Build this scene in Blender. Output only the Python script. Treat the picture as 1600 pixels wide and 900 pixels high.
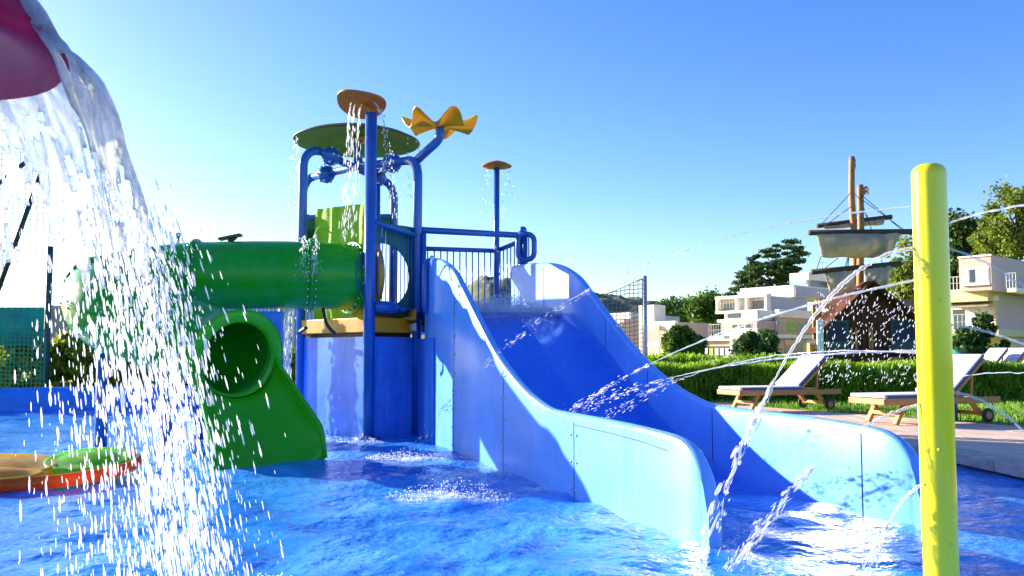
import bpy, bmesh, math, random
import numpy as np
from mathutils import Vector, Matrix, noise
R_ = math.radians
random.seed(7); rng = np.random.default_rng(7)
for o in list(bpy.data.objects): bpy.data.objects.remove(o)
scene = bpy.context.scene; col = scene.collection

# ------------------------------------------------------------------ camera, sky, sun, exposure
F = 1300.0; TILT = R_(3.5); HZ = 555.0; CH = 1.05
PPY = HZ - F*math.tan(TILT)
cd = bpy.data.cameras.new('camera'); cam = bpy.data.objects.new('camera', cd); col.objects.link(cam)
cam.location = (0, 0, CH); cam.rotation_euler = (math.pi/2 + TILT, 0, 0)
cd.sensor_width = 36; cd.lens = 36*F/1600; cd.shift_y = (PPY-450)/1600
cd.clip_start = .05; cd.clip_end = 3000
scene.camera = cam
SUN_AZ = R_(-60); SUN_EL = R_(17)
w = bpy.data.worlds.new('World'); scene.world = w; w.use_nodes = True
nt = w.node_tree; bg = nt.nodes['Background']
sky = nt.nodes.new('ShaderNodeTexSky'); sky.sky_type = 'NISHITA'; sky.sun_disc = False
sky.sun_elevation = SUN_EL; sky.sun_rotation = SUN_AZ; sky.air_density = 1.0; sky.dust_density = 0.55; sky.ozone_density = 3.0
hs = nt.nodes.new('ShaderNodeHueSaturation'); hs.inputs['Saturation'].default_value = 1.28; hs.inputs['Hue'].default_value = .520   # one even grade for the whole sky: the photograph is strongly saturated
nt.links.new(sky.outputs[0], hs.inputs['Color']); nt.links.new(hs.outputs[0], bg.inputs[0]); bg.inputs[1].default_value = 0.105
sl = bpy.data.lights.new('sun', 'SUN'); sl.energy = 5.0; sl.angle = R_(.5); sl.color = (1, .90, .74)
so = bpy.data.objects.new('sun', sl); col.objects.link(so)
SDIR = Vector((math.sin(SUN_AZ)*math.cos(SUN_EL), math.cos(SUN_AZ)*math.cos(SUN_EL), math.sin(SUN_EL)))
so.rotation_euler = SDIR.to_track_quat('Z', 'Y').to_euler(); so.location = SDIR*50
vs = scene.view_settings; vs.view_transform = 'Standard'; vs.look = 'None'; vs.gamma = 1; vs.exposure = 1.6
scene.render.engine = 'CYCLES'
scene.cycles.transparent_max_bounces = 24; scene.cycles.max_bounces = 10; scene.cycles.transmission_bounces = 8

def at(px, py, Y):
    x = (px-800)/F; y = -(py-PPY)/F
    d = Vector((x, math.cos(TILT)-y*math.sin(TILT), math.sin(TILT)+y*math.cos(TILT)))
    k = Y/d.y
    return Vector((d.x*k, Y, CH+d.z*k))

# ------------------------------------------------------------------ materials
MATS = {}
def mat(name, c, rough=.5, var=.12, scale=4, bump=0, bscale=40, spec=.5, metal=0, coat=0, transl=0, island=0, c2=None):
    m = bpy.data.materials.new(name); m.use_nodes = True; t = m.node_tree; b = t.nodes['Principled BSDF']
    tc = t.nodes.new('ShaderNodeTexCoord'); n = t.nodes.new('ShaderNodeTexNoise')
    n.inputs['Scale'].default_value = scale; n.inputs['Detail'].default_value = 6; n.inputs['Roughness'].default_value = .65
    t.links.new(tc.outputs['Object'], n.inputs['Vector'])
    r = t.nodes.new('ShaderNodeValToRGB'); r.color_ramp.elements[0].position = .32; r.color_ramp.elements[1].position = .68
    a = [max(0, x*(1-var)) for x in c]; z = [min(1, x*(1+var)) for x in (c2 or c)]
    r.color_ramp.elements[0].color = (*a, 1); r.color_ramp.elements[1].color = (*z, 1)
    t.links.new(n.outputs['Fac'], r.inputs['Fac']); outc = r.outputs['Color']
    if island:
        g = t.nodes.new('ShaderNodeNewGeometry'); hsv = t.nodes.new('ShaderNodeHueSaturation')
        mr = t.nodes.new('ShaderNodeMapRange'); mr.inputs['To Min'].default_value = 1-island; mr.inputs['To Max'].default_value = 1+island
        t.links.new(g.outputs['Random Per Island'], mr.inputs['Value']); t.links.new(mr.outputs[0], hsv.inputs['Value'])
        t.links.new(outc, hsv.inputs['Color']); outc = hsv.outputs['Color']
    t.links.new(outc, b.inputs['Base Color'])
    rr = t.nodes.new('ShaderNodeMapRange'); rr.inputs['To Min'].default_value = max(.02, rough*.8); rr.inputs['To Max'].default_value = min(1, rough*1.25)
    t.links.new(n.outputs['Fac'], rr.inputs['Value']); t.links.new(rr.outputs[0], b.inputs['Roughness'])
    b.inputs['Metallic'].default_value = metal; b.inputs['Specular IOR Level'].default_value = spec; b.inputs['Coat Weight'].default_value = coat
    if bump:
        n2 = t.nodes.new('ShaderNodeTexNoise'); n2.inputs['Scale'].default_value = bscale; n2.inputs['Detail'].default_value = 5
        t.links.new(tc.outputs['Object'], n2.inputs['Vector'])
        bp = t.nodes.new('ShaderNodeBump'); bp.inputs['Strength'].default_value = bump; bp.inputs['Distance'].default_value = .02
        t.links.new(n2.outputs['Fac'], bp.inputs['Height']); t.links.new(bp.outputs[0], b.inputs['Normal'])
    if transl:
        tr = t.nodes.new('ShaderNodeBsdfTranslucent'); mx = t.nodes.new('ShaderNodeMixShader'); mx.inputs[0].default_value = transl
        t.links.new(outc, tr.inputs['Color']); t.links.new(b.outputs[0], mx.inputs[1]); t.links.new(tr.outputs[0], mx.inputs[2])
        t.links.new(mx.outputs[0], t.nodes['Material Output'].inputs['Surface'])
    MATS[name] = m; return m

mat('slide_blue', (.135, .36, .90), .2, .12, 1.2, .05, 6, spec=.25)
mat('slide_bed_blue', (.02, .17, .82), .18, .10, 1.0, .05, 5, coat=.3)
mat('tower_blue', (.05, .22, .78), .30, .22, 1.6, .08, 9)
mat('pipe_blue', (.012, .10, .42), .3, .12, 6, .05, 30, coat=.2)
mat('bar_blue', (.02, .12, .40), .35, .1, 6)
mat('tube_green', (.010, .33, .010), .28, .12, 1.0, .04, 5, spec=.35)
mat('chute_green', (.04, .44, .004), .30, .12, 1.5, .04, 5, spec=.35)
mat('fabric_green', (.30, .52, .012), .7, .2, 3, .5, 12, transl=.25)
mat('panel_green', (.012, .15, .03), .5, .15, 3)
mat('panel_teal', (.01, .17, .12), .5, .15, 3)
mat('disc_olive', (.16, .26, .012), .5, .22, 3, .1, 10, transl=.35)
mat('rim_brown', (.10, .05, .015), .5)
mat('orange', (.80, .30, .010), .45, .18, 5, .1, 20)
mat('leaf_orange', (.52, .20, .02), .5, .15, 5, transl=.3)
mat('flower_yellow', (.80, .50, .01), .4, .1, 5, transl=.35)
mat('bolt', (.45, .62, .66), .25, .1, 5, metal=.6)
mat('dark_metal', (.02, .025, .025), .5)
mat('steel', (.35, .37, .38), .4, .15, 6, metal=.5)
mat('cream_print', (.85, .70, .55), .5, .1, 5)
mat('post_yellow', (.84, .70, .004), .22, .04, 3, .03, 20, coat=.35)
mat('magenta', (.44, .002, .055), .45, .25, 4, spec=.2)
mat('pool_lip', (.035, .24, .82), .35, .15, 3, .1, 20)
mat('paver', (.62, .45, .33), .8, .14, 3, .35, 70, island=.06)
mat('coping', (.42, .36, .30), .8, .3, 6, .5, 50)
mat('joint', (.07, .055, .045), .95)
mat('lawn', (.10, .26, .015), .9, .35, 1.2, .8, 60, c2=(.17, .34, .02))
mat('grass_blade', (.10, .25, .012), .6, .25, .8, transl=.5, island=.4, c2=(.27, .43, .02))
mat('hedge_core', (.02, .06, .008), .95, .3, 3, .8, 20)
mat('meadow', (.11, .22, .015), .9, .4, .08, .5, 6, c2=(.24, .30, .03))
mat('hill_wood', (.055, .085, .04), .95, .5, .06, 1, .6, c2=(.13, .15, .06))
mat('teak', (.42, .18, .05), .5, .25, 9, .3, 60)
mat('cushion', (.62, .62, .70), .85, .05, 8, .25, 120)
mat('cushion_edge', (.05, .08, .22), .8)
mat('rubber', (.02, .02, .022), .7)
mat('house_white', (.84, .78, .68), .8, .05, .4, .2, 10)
mat('house_pink', (.62, .42, .36), .8, .06, .4, .2, 10)  # wall pink; on the terraces it also holds the tone of shaded walls
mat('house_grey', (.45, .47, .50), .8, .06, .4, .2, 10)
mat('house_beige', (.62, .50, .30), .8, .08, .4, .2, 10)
mat('window_glass', (.05, .065, .075), .08, .3, .5, spec=.8)
mat('curtain', (.66, .66, .66), .7)
mat('frame_white', (.75, .74, .72), .5)
mat('rail', (.42, .40, .38), .5)
mat('lime', (.35, .55, .02), .6)
mat('bark', (.12, .07, .04), .9, .3, 6, .8, 20)
mat('pine_leaf', (.035, .085, .018), .6, .3, .6, transl=.25, island=.4, c2=(.07, .13, .02))
mat('tree_leaf', (.05, .13, .015), .6, .3, .5, transl=.4, island=.4, c2=(.11, .20, .02))
mat('dark_leaf', (.03, .085, .015), .6, .3, .5, transl=.35, island=.4, c2=(.06, .13, .02))
mat('birch_leaf', (.12, .20, .02), .6, .3, .4, transl=.45, island=.4, c2=(.22, .27, .03))
mat('bush_leaf', (.12, .22, .015), .6, .35, 1, transl=.45, island=.45, c2=(.32, .36, .02))
mat('ship_wood', (.085, .033, .020), .9, .4, 5, .5, 30, spec=.1)
mat('mast_wood', (.26, .13, .05), .6, .3, 6, .4, 30)
mat('yard_wood', (.05, .028, .018), .7, .3, 6)
mat('plank_orange', (.42, .18, .04), .6, .25, 6, .3, 40)
mat('sail', (.50, .42, .31), .85, .22, 1.5, .4, 14, transl=.35)
mat('rope', (.05, .045, .04), .9)
mat('flag_red', (.70, .10, .12), .7, transl=.3); mat('flag_white', (.8, .75, .72), .7, transl=.3)
mat('ship_teal', (.018, .055, .065), .6, .4, 4); mat('ship_pane', (.006, .02, .07), .35, .4, 4, spec=.2)
mat('tarp', (.01, .22, .15), .6, .25, 2, .4, 8)
mat('net_post', (.02, .07, .08), .6); mat('net', (.10, .16, .12), .8); mat('net_pale', (.20, .18, .13), .8); mat('net_green', (.05, .25, .15), .8)
mat('screen_teal', (.02, .36, .36), .7, .2, 2, transl=.4)
mat('corrugated', (.62, .64, .66), .55, .08, 2)
mat('brick_grey', (.30, .27, .25), .9, .2, 3)
mat('float_orange', (.85, .20, .01), .35, .1, 6, coat=.2, transl=.6)
mat('float_green', (.30, .75, .02), .35, .15, 5, coat=.2, transl=.6)
mat('float_yellow', (.90, .56, .01), .35, .15, 8, coat=.2, transl=.6)
mat('shade_blue', (.03, .10, .30), .6)

def weather(name, stain, amount, sc):
    t = MATS[name].node_tree; b = t.nodes['Principled BSDF']; src = b.inputs['Base Color'].links[0].from_socket
    tc = t.nodes.new('ShaderNodeTexCoord'); mp = t.nodes.new('ShaderNodeMapping'); mp.inputs['Scale'].default_value = (sc, sc, sc*.16)
    n = t.nodes.new('ShaderNodeTexNoise'); n.inputs['Scale'].default_value = 1; n.inputs['Detail'].default_value = 9; n.inputs['Roughness'].default_value = .75
    t.links.new(tc.outputs['Object'], mp.inputs[0]); t.links.new(mp.outputs[0], n.inputs['Vector'])
    mr = t.nodes.new('ShaderNodeMapRange'); mr.inputs['From Min'].default_value = .5; mr.inputs['From Max'].default_value = .78; mr.inputs['To Max'].default_value = amount
    mx = t.nodes.new('ShaderNodeMix'); mx.data_type = 'RGBA'; mx.inputs[7].default_value = (*stain, 1)
    t.links.new(n.outputs['Fac'], mr.inputs['Value']); t.links.new(mr.outputs[0], mx.inputs['Factor']); t.links.new(src, mx.inputs[6]); t.links.new(mx.outputs[2], b.inputs['Base Color'])
weather('slide_blue', (.42, .60, .88), .25, 5); weather('tower_blue', (.35, .52, .85), .55, 6); weather('slide_bed_blue', (.15, .35, .85), .3, 4)
weather('tube_green', (.05, .36, .12), .5, 4); weather('chute_green', (.12, .45, .05), .45, 5); weather('post_yellow', (.62, .60, .10), .35, 14)
weather('house_white', (.55, .48, .38), .4, .9); weather('house_pink', (.45, .33, .28), .4, .9); weather('house_beige', (.45, .38, .24), .4, .9); weather('paver', (.33, .25, .19), .6, 2.2)
def water_surface():
    m = bpy.data.materials.new('pool_water'); m.use_nodes = True; t = m.node_tree; b = t.nodes['Principled BSDF']
    tc = t.nodes.new('ShaderNodeTexCoord')
    n = t.nodes.new('ShaderNodeTexNoise'); n.inputs['Scale'].default_value = .9; n.inputs['Detail'].default_value = 7; n.inputs['Roughness'].default_value = .6; n.inputs['Distortion'].default_value = .8
    t.links.new(tc.outputs['Object'], n.inputs['Vector'])
    r = t.nodes.new('ShaderNodeValToRGB'); e = r.color_ramp.elements
    e[0].position = .36; e[0].color = (.009, .16, .66, 1); e[1].position = .66; e[1].color = (.08, .38, .86, 1)
    t.links.new(n.outputs['Fac'], r.inputs['Fac'])
    at_ = t.nodes.new('ShaderNodeAttribute'); at_.attribute_name = 'foam'
    n2 = t.nodes.new('ShaderNodeTexNoise'); n2.inputs['Scale'].default_value = 9; n2.inputs['Detail'].default_value = 8; n2.inputs['Roughness'].default_value = .7; n2.inputs['Distortion'].default_value = 1.2
    t.links.new(tc.outputs['Object'], n2.inputs['Vector'])
    ad = t.nodes.new('ShaderNodeMath'); ad.operation = 'ADD'; t.links.new(at_.outputs['Fac'], ad.inputs[0]); t.links.new(n2.outputs['Fac'], ad.inputs[1])
    fr = t.nodes.new('ShaderNodeMapRange'); fr.inputs['From Min'].default_value = .78; fr.inputs['From Max'].default_value = 1.25; t.links.new(ad.outputs[0], fr.inputs['Value'])
    mx = t.nodes.new('ShaderNodeMix'); mx.data_type = 'RGBA'; t.links.new(fr.outputs[0], mx.inputs['Factor']); t.links.new(r.outputs[0], mx.inputs[6]); mx.inputs[7].default_value = (.86, .9, .92, 1)
    t.links.new(mx.outputs[2], b.inputs['Base Color'])
    b.inputs['IOR'].default_value = 1.33
    rg = t.nodes.new('ShaderNodeMapRange'); rg.inputs['To Min'].default_value = .09; rg.inputs['To Max'].default_value = .6; t.links.new(fr.outputs[0], rg.inputs['Value']); t.links.new(rg.outputs[0], b.inputs['Roughness'])
    n3 = t.nodes.new('ShaderNodeTexNoise'); n3.inputs['Scale'].default_value = 13; n3.inputs['Detail'].default_value = 4
    t.links.new(tc.outputs['Object'], n3.inputs['Vector'])
    bp = t.nodes.new('ShaderNodeBump'); bp.inputs['Strength'].default_value = .5; bp.inputs['Distance'].default_value = .04
    t.links.new(n3.outputs['Fac'], bp.inputs['Height']); t.links.new(bp.outputs[0], b.inputs['Normal'])
    MATS['pool_water'] = m
water_surface()

def drop_mat(name, clear, white, noisy=0):
    """moving water: clear refraction mixed with aerated white water that scatters light"""
    m = bpy.data.materials.new(name); m.use_nodes = True; t = m.node_tree
    for x in list(t.nodes):
        if x.type == 'BSDF_PRINCIPLED': t.nodes.remove(x)
    out = t.nodes['Material Output']
    tp = t.nodes.new('ShaderNodeBsdfTransparent'); tp.inputs[0].default_value = (.97, .985, 1, 1)
    gl = t.nodes.new('ShaderNodeBsdfGlossy'); gl.inputs['Roughness'].default_value = .06
    fn = t.nodes.new('ShaderNodeFresnel'); fn.inputs['IOR'].default_value = 1.33
    c = t.nodes.new('ShaderNodeMixShader'); t.links.new(fn.outputs[0], c.inputs[0]); t.links.new(tp.outputs[0], c.inputs[1]); t.links.new(gl.outputs[0], c.inputs[2])
    rf = None
    if noisy:
        rf = t.nodes.new('ShaderNodeBsdfRefraction'); rf.inputs['IOR'].default_value = 1.22; rf.inputs['Roughness'].default_value = .02
        m2 = t.nodes.new('ShaderNodeMixShader'); m2.inputs[0].default_value = .7; t.links.new(tp.outputs[0], m2.inputs[1]); t.links.new(rf.outputs[0], m2.inputs[2]); t.links.new(m2.outputs[0], c.inputs[1])
    df = t.nodes.new('ShaderNodeBsdfDiffuse'); df.inputs[0].default_value = (.92, .93, .94, 1)
    tl = t.nodes.new('ShaderNodeBsdfTranslucent'); tl.inputs[0].default_value = (.94, .94, .93, 1)
    wm = t.nodes.new('ShaderNodeMixShader'); wm.inputs[0].default_value = .62; t.links.new(df.outputs[0], wm.inputs[1]); t.links.new(tl.outputs[0], wm.inputs[2])
    mx = t.nodes.new('ShaderNodeMixShader'); t.links.new(c.outputs[0], mx.inputs[1]); t.links.new(wm.outputs[0], mx.inputs[2])
    if noisy:
        tc = t.nodes.new('ShaderNodeTexCoord'); mp = t.nodes.new('ShaderNodeMapping'); mp.inputs['Scale'].default_value = (9, 9, 2.2)
        n = t.nodes.new('ShaderNodeTexNoise'); n.inputs['Scale'].default_value = 1.5; n.inputs['Detail'].default_value = 8; n.inputs['Roughness'].default_value = .68; n.inputs['Distortion'].default_value = 1.0
        t.links.new(tc.outputs['Object'], mp.inputs[0]); t.links.new(mp.outputs[0], n.inputs['Vector'])
        mr = t.nodes.new('ShaderNodeMapRange'); mr.inputs['From Min'].default_value = .40; mr.inputs['From Max'].default_value = .72
        mr.inputs['To Min'].default_value = white*.12; mr.inputs['To Max'].default_value = min(1, white*1.5)
        t.links.new(n.outputs['Fac'], mr.inputs['Value']); t.links.new(mr.outputs[0], mx.inputs[0])
        bp = t.nodes.new('ShaderNodeBump'); bp.inputs['Strength'].default_value = .9; bp.inputs['Distance'].default_value = .04
        t.links.new(n.outputs['Fac'], bp.inputs['Height'])
        for q in (gl, fn, df, rf): t.links.new(bp.outputs[0], q.inputs['Normal'])
    else:
        mx.inputs[0].default_value = white
    t.links.new(mx.outputs[0], out.inputs['Surface']); MATS[name] = m
drop_mat('drops', .2, .62); drop_mat('jet', .3, .30); drop_mat('sheet', .5, .26, 1); drop_mat('mist', .8, .42)

# ------------------------------------------------------------------ building helpers
def tag(o, label=None, cat=None, group=None, kind=None):
    if label: o['label'] = label
    if cat: o['category'] = cat
    if group: o['group'] = group
    if kind: o['kind'] = kind
    return o
LOCAL = set()
def thing(name, loc, label, cat, group=None, rz=0, local=False):
    o = bpy.data.objects.new(name, None); col.objects.link(o); o.location = loc; o.rotation_euler = (0, 0, rz)
    o.empty_display_size = .1; tag(o, label, cat, group)
    if local: LOCAL.add(o)
    return o
def link(name, me, m, parent=None, smooth=False):
    if m: me.materials.append(MATS[m])
    if smooth: me.polygons.foreach_set('use_smooth', [True]*len(me.polygons))
    o = bpy.data.objects.new(name, me); col.objects.link(o)
    if parent:
        o.parent = parent
        if parent.type == 'EMPTY' and parent not in LOCAL:
            o.matrix_parent_inverse = Matrix.Translation(parent.location).inverted()
        if parent in LOCAL: LOCAL.add(o)
    return o
class MB:
    def __init__(s): s.v = []; s.f = []
    def add(s, vs, fs):
        n = len(s.v); s.v += [tuple(x) for x in vs]; s.f += [tuple(i+n for i in f) for f in fs]; return s
    def box(s, a, b, ax=None):
        """a,b: min and max corner; ax: optional (origin, ux, uy) frame"""
        pts = [(x, y, z) for z in (a[2], b[2]) for y in (a[1], b[1]) for x in (a[0], b[0])]
        if ax:
            o, ux, uy = ax; pts = [Vector(o)+Vector(ux)*p[0]+Vector(uy)*p[1]+Vector((0, 0, p[2])) for p in pts]
        return s.add(pts, [(0, 2, 3, 1), (4, 5, 7, 6), (0, 1, 5, 4), (2, 6, 7, 3), (0, 4, 6, 2), (1, 3, 7, 5)])
    def bar(s, p, q, wd, ht=None, up=(0, 0, 1)):
        ht = ht or wd; p = Vector(p); q = Vector(q); d = (q-p).normalized(); u = Vector(up)
        if abs(d.dot(u)) > .98: u = Vector((1, 0, 0))
        x = d.cross(u).normalized()*wd/2; y = d.cross(x).normalized()*ht/2
        vs = [e+a*x+b*y for e in (p, q) for a, b in ((-1, -1), (1, -1), (1, 1), (-1, 1))]
        return s.add(vs, [(0, 1, 2, 3), (7, 6, 5, 4), (0, 4, 5, 1), (1, 5, 6, 2), (2, 6, 7, 3), (3, 7, 4, 0)])
    def tube(s, path, r, n=12, cap=True, half=None):
        path = [Vector(p) for p in path]; N = len(path); rs = r if hasattr(r, '__len__') else [r]*N
        t0 = (path[1]-path[0]).normalized(); u = Vector((0, 0, 1)) if abs(t0.z) < .9 else Vector((1, 0, 0))
        x = t0.cross(u).normalized(); rings = []
        for i in range(N):
            t = (path[min(i+1, N-1)]-path[max(i-1, 0)]).normalized(); x = (x-t*x.dot(t)).normalized(); y = t.cross(x)
            rings.append([path[i]+(x*math.cos(a)+y*math.sin(a))*rs[i] for a in [2*math.pi*k/n for k in range(n)]])
        fs = [(i*n+k, i*n+(k+1) % n, (i+1)*n+(k+1) % n, (i+1)*n+k) for i in range(N-1) for k in range(n)]
        if cap: fs += [tuple(reversed(range(n))), tuple((N-1)*n+k for k in range(n))]
        return s.add([p for rg in rings for p in rg], fs)
    def lathe(s, c, prof, n=32, ax=None):
        c = Vector(c); vs = []
        for (r, z) in prof:
            for k in range(n):
                a = 2*math.pi*k/n; p = Vector((r*math.cos(a), r*math.sin(a), z)); vs.append(c+(ax @ p if ax else p))
        fs = [(i*n+k, i*n+(k+1) % n, (i+1)*n+(k+1) % n, (i+1)*n+k) for i in range(len(prof)-1) for k in range(n)]
        return s.add(vs, fs)
    def ball(s, c, r, n=10):
        prof = [(max(1e-4, r*math.sin(math.pi*i/n)), -r*math.cos(math.pi*i/n)) for i in range(n+1)]
        return s.lathe(c, prof, n+2)
    def prism(s, pts, d):
        n = len(pts); pts = [Vector(p) for p in pts]; d = Vector(d)
        return s.add(pts+[p+d for p in pts], [tuple(range(n)), tuple(reversed(range(n, 2*n)))]+[(i, i+n, (i+1) % n+n, (i+1) % n) for i in range(n)])
    def build(s, name, m, parent=None, smooth=False, bevel=0, recalc=True):
        me = bpy.data.meshes.new(name); me.from_pydata(s.v, [], s.f)
        if recalc and len(s.f) < 60000:
            bm = bmesh.new(); bm.from_mesh(me); bmesh.ops.recalc_face_normals(bm, faces=bm.faces)
            if bevel: bmesh.ops.bevel(bm, geom=bm.edges[:], offset=bevel, segments=2, affect='EDGES', profile=.6)
            bm.to_mesh(me); bm.free()
        return link(name, me, m, parent, smooth)
def autosmooth(o, ang=40):
    me = o.data; me.polygons.foreach_set('use_smooth', [True]*len(me.polygons))
    bm = bmesh.new(); bm.from_mesh(me)
    for e in bm.edges:
        if len(e.link_faces) == 2 and e.calc_face_angle(0) > R_(ang): e.smooth = False
    bm.to_mesh(me); bm.free(); return o
def cr(pts, n=8):
    """Catmull-Rom through points"""
    P = [Vector(p) for p in pts]; P = [2*P[0]-P[1]]+P+[2*P[-1]-P[-2]]; out = []
    for i in range(1, len(P)-2):
        a, b, c, d = P[i-1:i+3]
        for k in range(n):
            t = k/n; out.append(.5*((2*b)+(c-a)*t+(2*a-5*b+4*c-d)*t*t+(3*b-a-3*c+d)*t**3))
    return out+[P[-2]]
def interp(x, tab):
    """smooth monotone-ish interpolation of a table"""
    xs = [p[0] for p in tab]
    if x <= xs[0]: return tab[0][1]
    if x >= xs[-1]: return tab[-1][1]
    i = max(k for k in range(len(xs)) if xs[k] <= x); i = min(i, len(xs)-2)
    def sl(k):
        if k <= 0 or k >= len(xs)-1: return 0
        a = (tab[k][1]-tab[k-1][1])/(xs[k]-xs[k-1]); b = (tab[k+1][1]-tab[k][1])/(xs[k+1]-xs[k])
        return 0 if a*b <= 0 else 2*a*b/(a+b)
    h = xs[i+1]-xs[i]; t = (x-xs[i])/h; y0, y1 = tab[i][1], tab[i+1][1]
    return (2*t**3-3*t*t+1)*y0+(t**3-2*t*t+t)*h*sl(i)+(-2*t**3+3*t*t)*y1+(t**3-t*t)*h*sl(i+1)
def quads_mesh(name, C, U, V, m, parent=None):
    """many loose quads: centres C, half axes U, V (N,3)"""
    N = len(C); P = np.stack([C-U-V, C+U-V, C+U+V, C-U+V], 1).reshape(-1, 3).astype(np.float32)
    me = bpy.data.meshes.new(name); me.vertices.add(4*N); me.vertices.foreach_set('co', P.ravel())
    me.loops.add(4*N); me.loops.foreach_set('vertex_index', np.arange(4*N, dtype=np.int32))
    me.polygons.add(N); me.polygons.foreach_set('loop_start', np.arange(0, 4*N, 4, dtype=np.int32))
    me.update(calc_edges=True); me.validate(); return link(name, me, m, parent)
def rdir(n):
    v = rng.normal(size=(n, 3)); return v/np.linalg.norm(v, axis=1, keepdims=True)
def leaf_arrays(clumps, per, size, flat=1.0):
    Cs = []; 
    for (c, r) in clumps:
        d = rdir(per); rad = rng.uniform(.1, 1.0, (per, 1))**.6*(1+.35*np.sin(d[:, :1]*5+c[0]*3)*np.cos(d[:, 1:2]*4+c[2]*5)); Cs.append(np.array(c)+d*rad*np.array(r)+rng.normal(size=(per, 3))*np.array(r)*.12)
    C = np.concatenate(Cs); n = len(C); U = rdir(n); W = rdir(n); W[:, 2] *= flat; V = np.cross(U, W); V /= np.linalg.norm(V, axis=1, keepdims=True)+1e-6
    s = size*rng.uniform(.6, 1.4, (n, 1)); return C, U*s, V*s*.6
def copy_tree(o, parent=None):
    c = o.copy(); col.objects.link(c); c.parent = parent
    for ch in o.children: copy_tree(ch, c)
    return c

# ------------------------------------------------------------------ the setting
POOL = [(4.35, -4), (4.32, 6.0), (4.22, 8.0), (3.9, 11), (3.6, 13.5), (3.2, 15.2), (2.2, 16.2), (0, 16.6), (-5, 16.8), (-8.2, 16.5), (-9.4, 15.7), (-10.0, 14.5), (-10.2, 12), (-10.2, -4)]
DZ = .12
def sheet_with_hole(name, outer, hole, z, m):
    from mathutils.geometry import tessellate_polygon
    po = [Vector((x, y, z)) for x, y in outer]; ph = [Vector((x, y, z)) for x, y in hole]
    fs = tessellate_polygon([po, ph]); mb = MB(); mb.add(po+ph, fs); o = mb.build(name, m); return o
g = sheet_with_hole('ground', [(-900, -60), (900, -60), (900, 1500), (-900, 1500)], POOL, DZ-.03, 'meadow'); tag(g, kind='structure')
mb = MB(); mb.add([(x, y, -.9) for x, y in POOL], [tuple(range(len(POOL)))])
n = len(POOL)
for i in range(n):
    a, b = POOL[i], POOL[(i+1) % n]; mb.add([(*a, -.9), (*b, -.9), (*b, DZ-.03), (*a, DZ-.03)], [(0, 1, 2, 3)])
tag(mb.build('pool_basin', 'pool_lip'), kind='structure')

# slide frame used in several places
O2 = Vector((1.12, 4.6, 0)); DU = Vector((-.348, .937, 0)); DP = Vector((.937, .348, 0))
def W(t, s, z): return O2+DU*t+DP*s+Vector((0, 0, z))
SW = 1.45

# water
def make_water():
    nx, ny = 420, 460
    xs = np.linspace(-10.18, 4.33, nx); u = np.linspace(0, 1, ny); ys = -3.9+20.6*u**1.25
    X, Y = np.meshgrid(xs, ys); Z = np.zeros_like(X)
    rg = np.random.default_rng(3)
    for k in range(70):
        lam = rg.uniform(.13, 1.1); a = rg.uniform(0, 2*math.pi); kx, ky = math.cos(a)*2*math.pi/lam, math.sin(a)*2*math.pi/lam
        amp = .0025*lam**.65
        wob = .25*np.sin(X*rg.uniform(.5, 2)+rg.uniform(0, 6))+.25*np.sin(Y*rg.uniform(.5, 2)+rg.uniform(0, 6))
        Z += amp*np.sin(kx*X+ky*Y+rg.uniform(0, 6.28)+wob*3)
    foam = np.zeros_like(X)
    spots = [(-1.0, 8.6, .5, .28, .55), (-.35, 7.4, .55, .22, .5), (.25, 6.7, .3, .2, .55), (-.45, 6.3, .45, .25, .55), (-2.6, 8.0, .5, .3, .28), (-1.9, 10.0, .6, .35, .35),
             (-1.1, 3.0, .7, .8, .42), (-.7, 3.7, .7, .6, .36), (.6, 5.4, .7, .55, .34), (1.9, 5.6, .6, .5, .22), (0.1, 4.6, .8, .6, .22), (-1.6, 5.0, .8, .9, .2)]
    for (fx, fy, rx, ry, a) in spots:
        q = ((X-fx)/rx)**2+((Y-fy)/ry)**2; foam = np.maximum(foam, a*np.exp(-q)); Z += .02*a*np.exp(-q)*np.sin(X*31+Y*17)*np.sin(Y*27-X*13)
    P = np.stack([X, Y, Z], -1).reshape(-1, 3).astype(np.float32)
    # keep inside the pool outline
    from mathutils.geometry import intersect_point_tri_2d
    px = np.array([p[0] for p in POOL]); py = np.array([p[1] for p in POOL]); inside = np.zeros(len(P), bool); j = len(POOL)-1
    for i in range(len(POOL)):
        c = ((py[i] > P[:, 1]) != (py[j] > P[:, 1])) & (P[:, 0] < (px[j]-px[i])*(P[:, 1]-py[i])/(py[j]-py[i]+1e-9)+px[i]); inside ^= c; j = i
    idx = np.arange(nx*ny).reshape(ny, nx); q = np.stack([idx[:-1, :-1], idx[:-1, 1:], idx[1:, 1:], idx[1:, :-1]], -1).reshape(-1, 4)
    q = q[inside[q].any(1)]
    me = bpy.data.meshes.new('water'); me.vertices.add(len(P)); me.vertices.foreach_set('co', P.ravel())
    me.loops.add(4*len(q)); me.loops.foreach_set('vertex_index', q.ravel().astype(np.int32)); me.polygons.add(len(q)); me.polygons.foreach_set('loop_start', np.arange(0, 4*len(q), 4, dtype=np.int32))
    me.update(calc_edges=True)
    at_ = me.attributes.new('foam', 'FLOAT', 'POINT'); at_.data.foreach_set('value', foam.ravel().astype(np.float32))
    tag(link('water', me, 'pool_water', None, True), kind='structure')
make_water()

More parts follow.
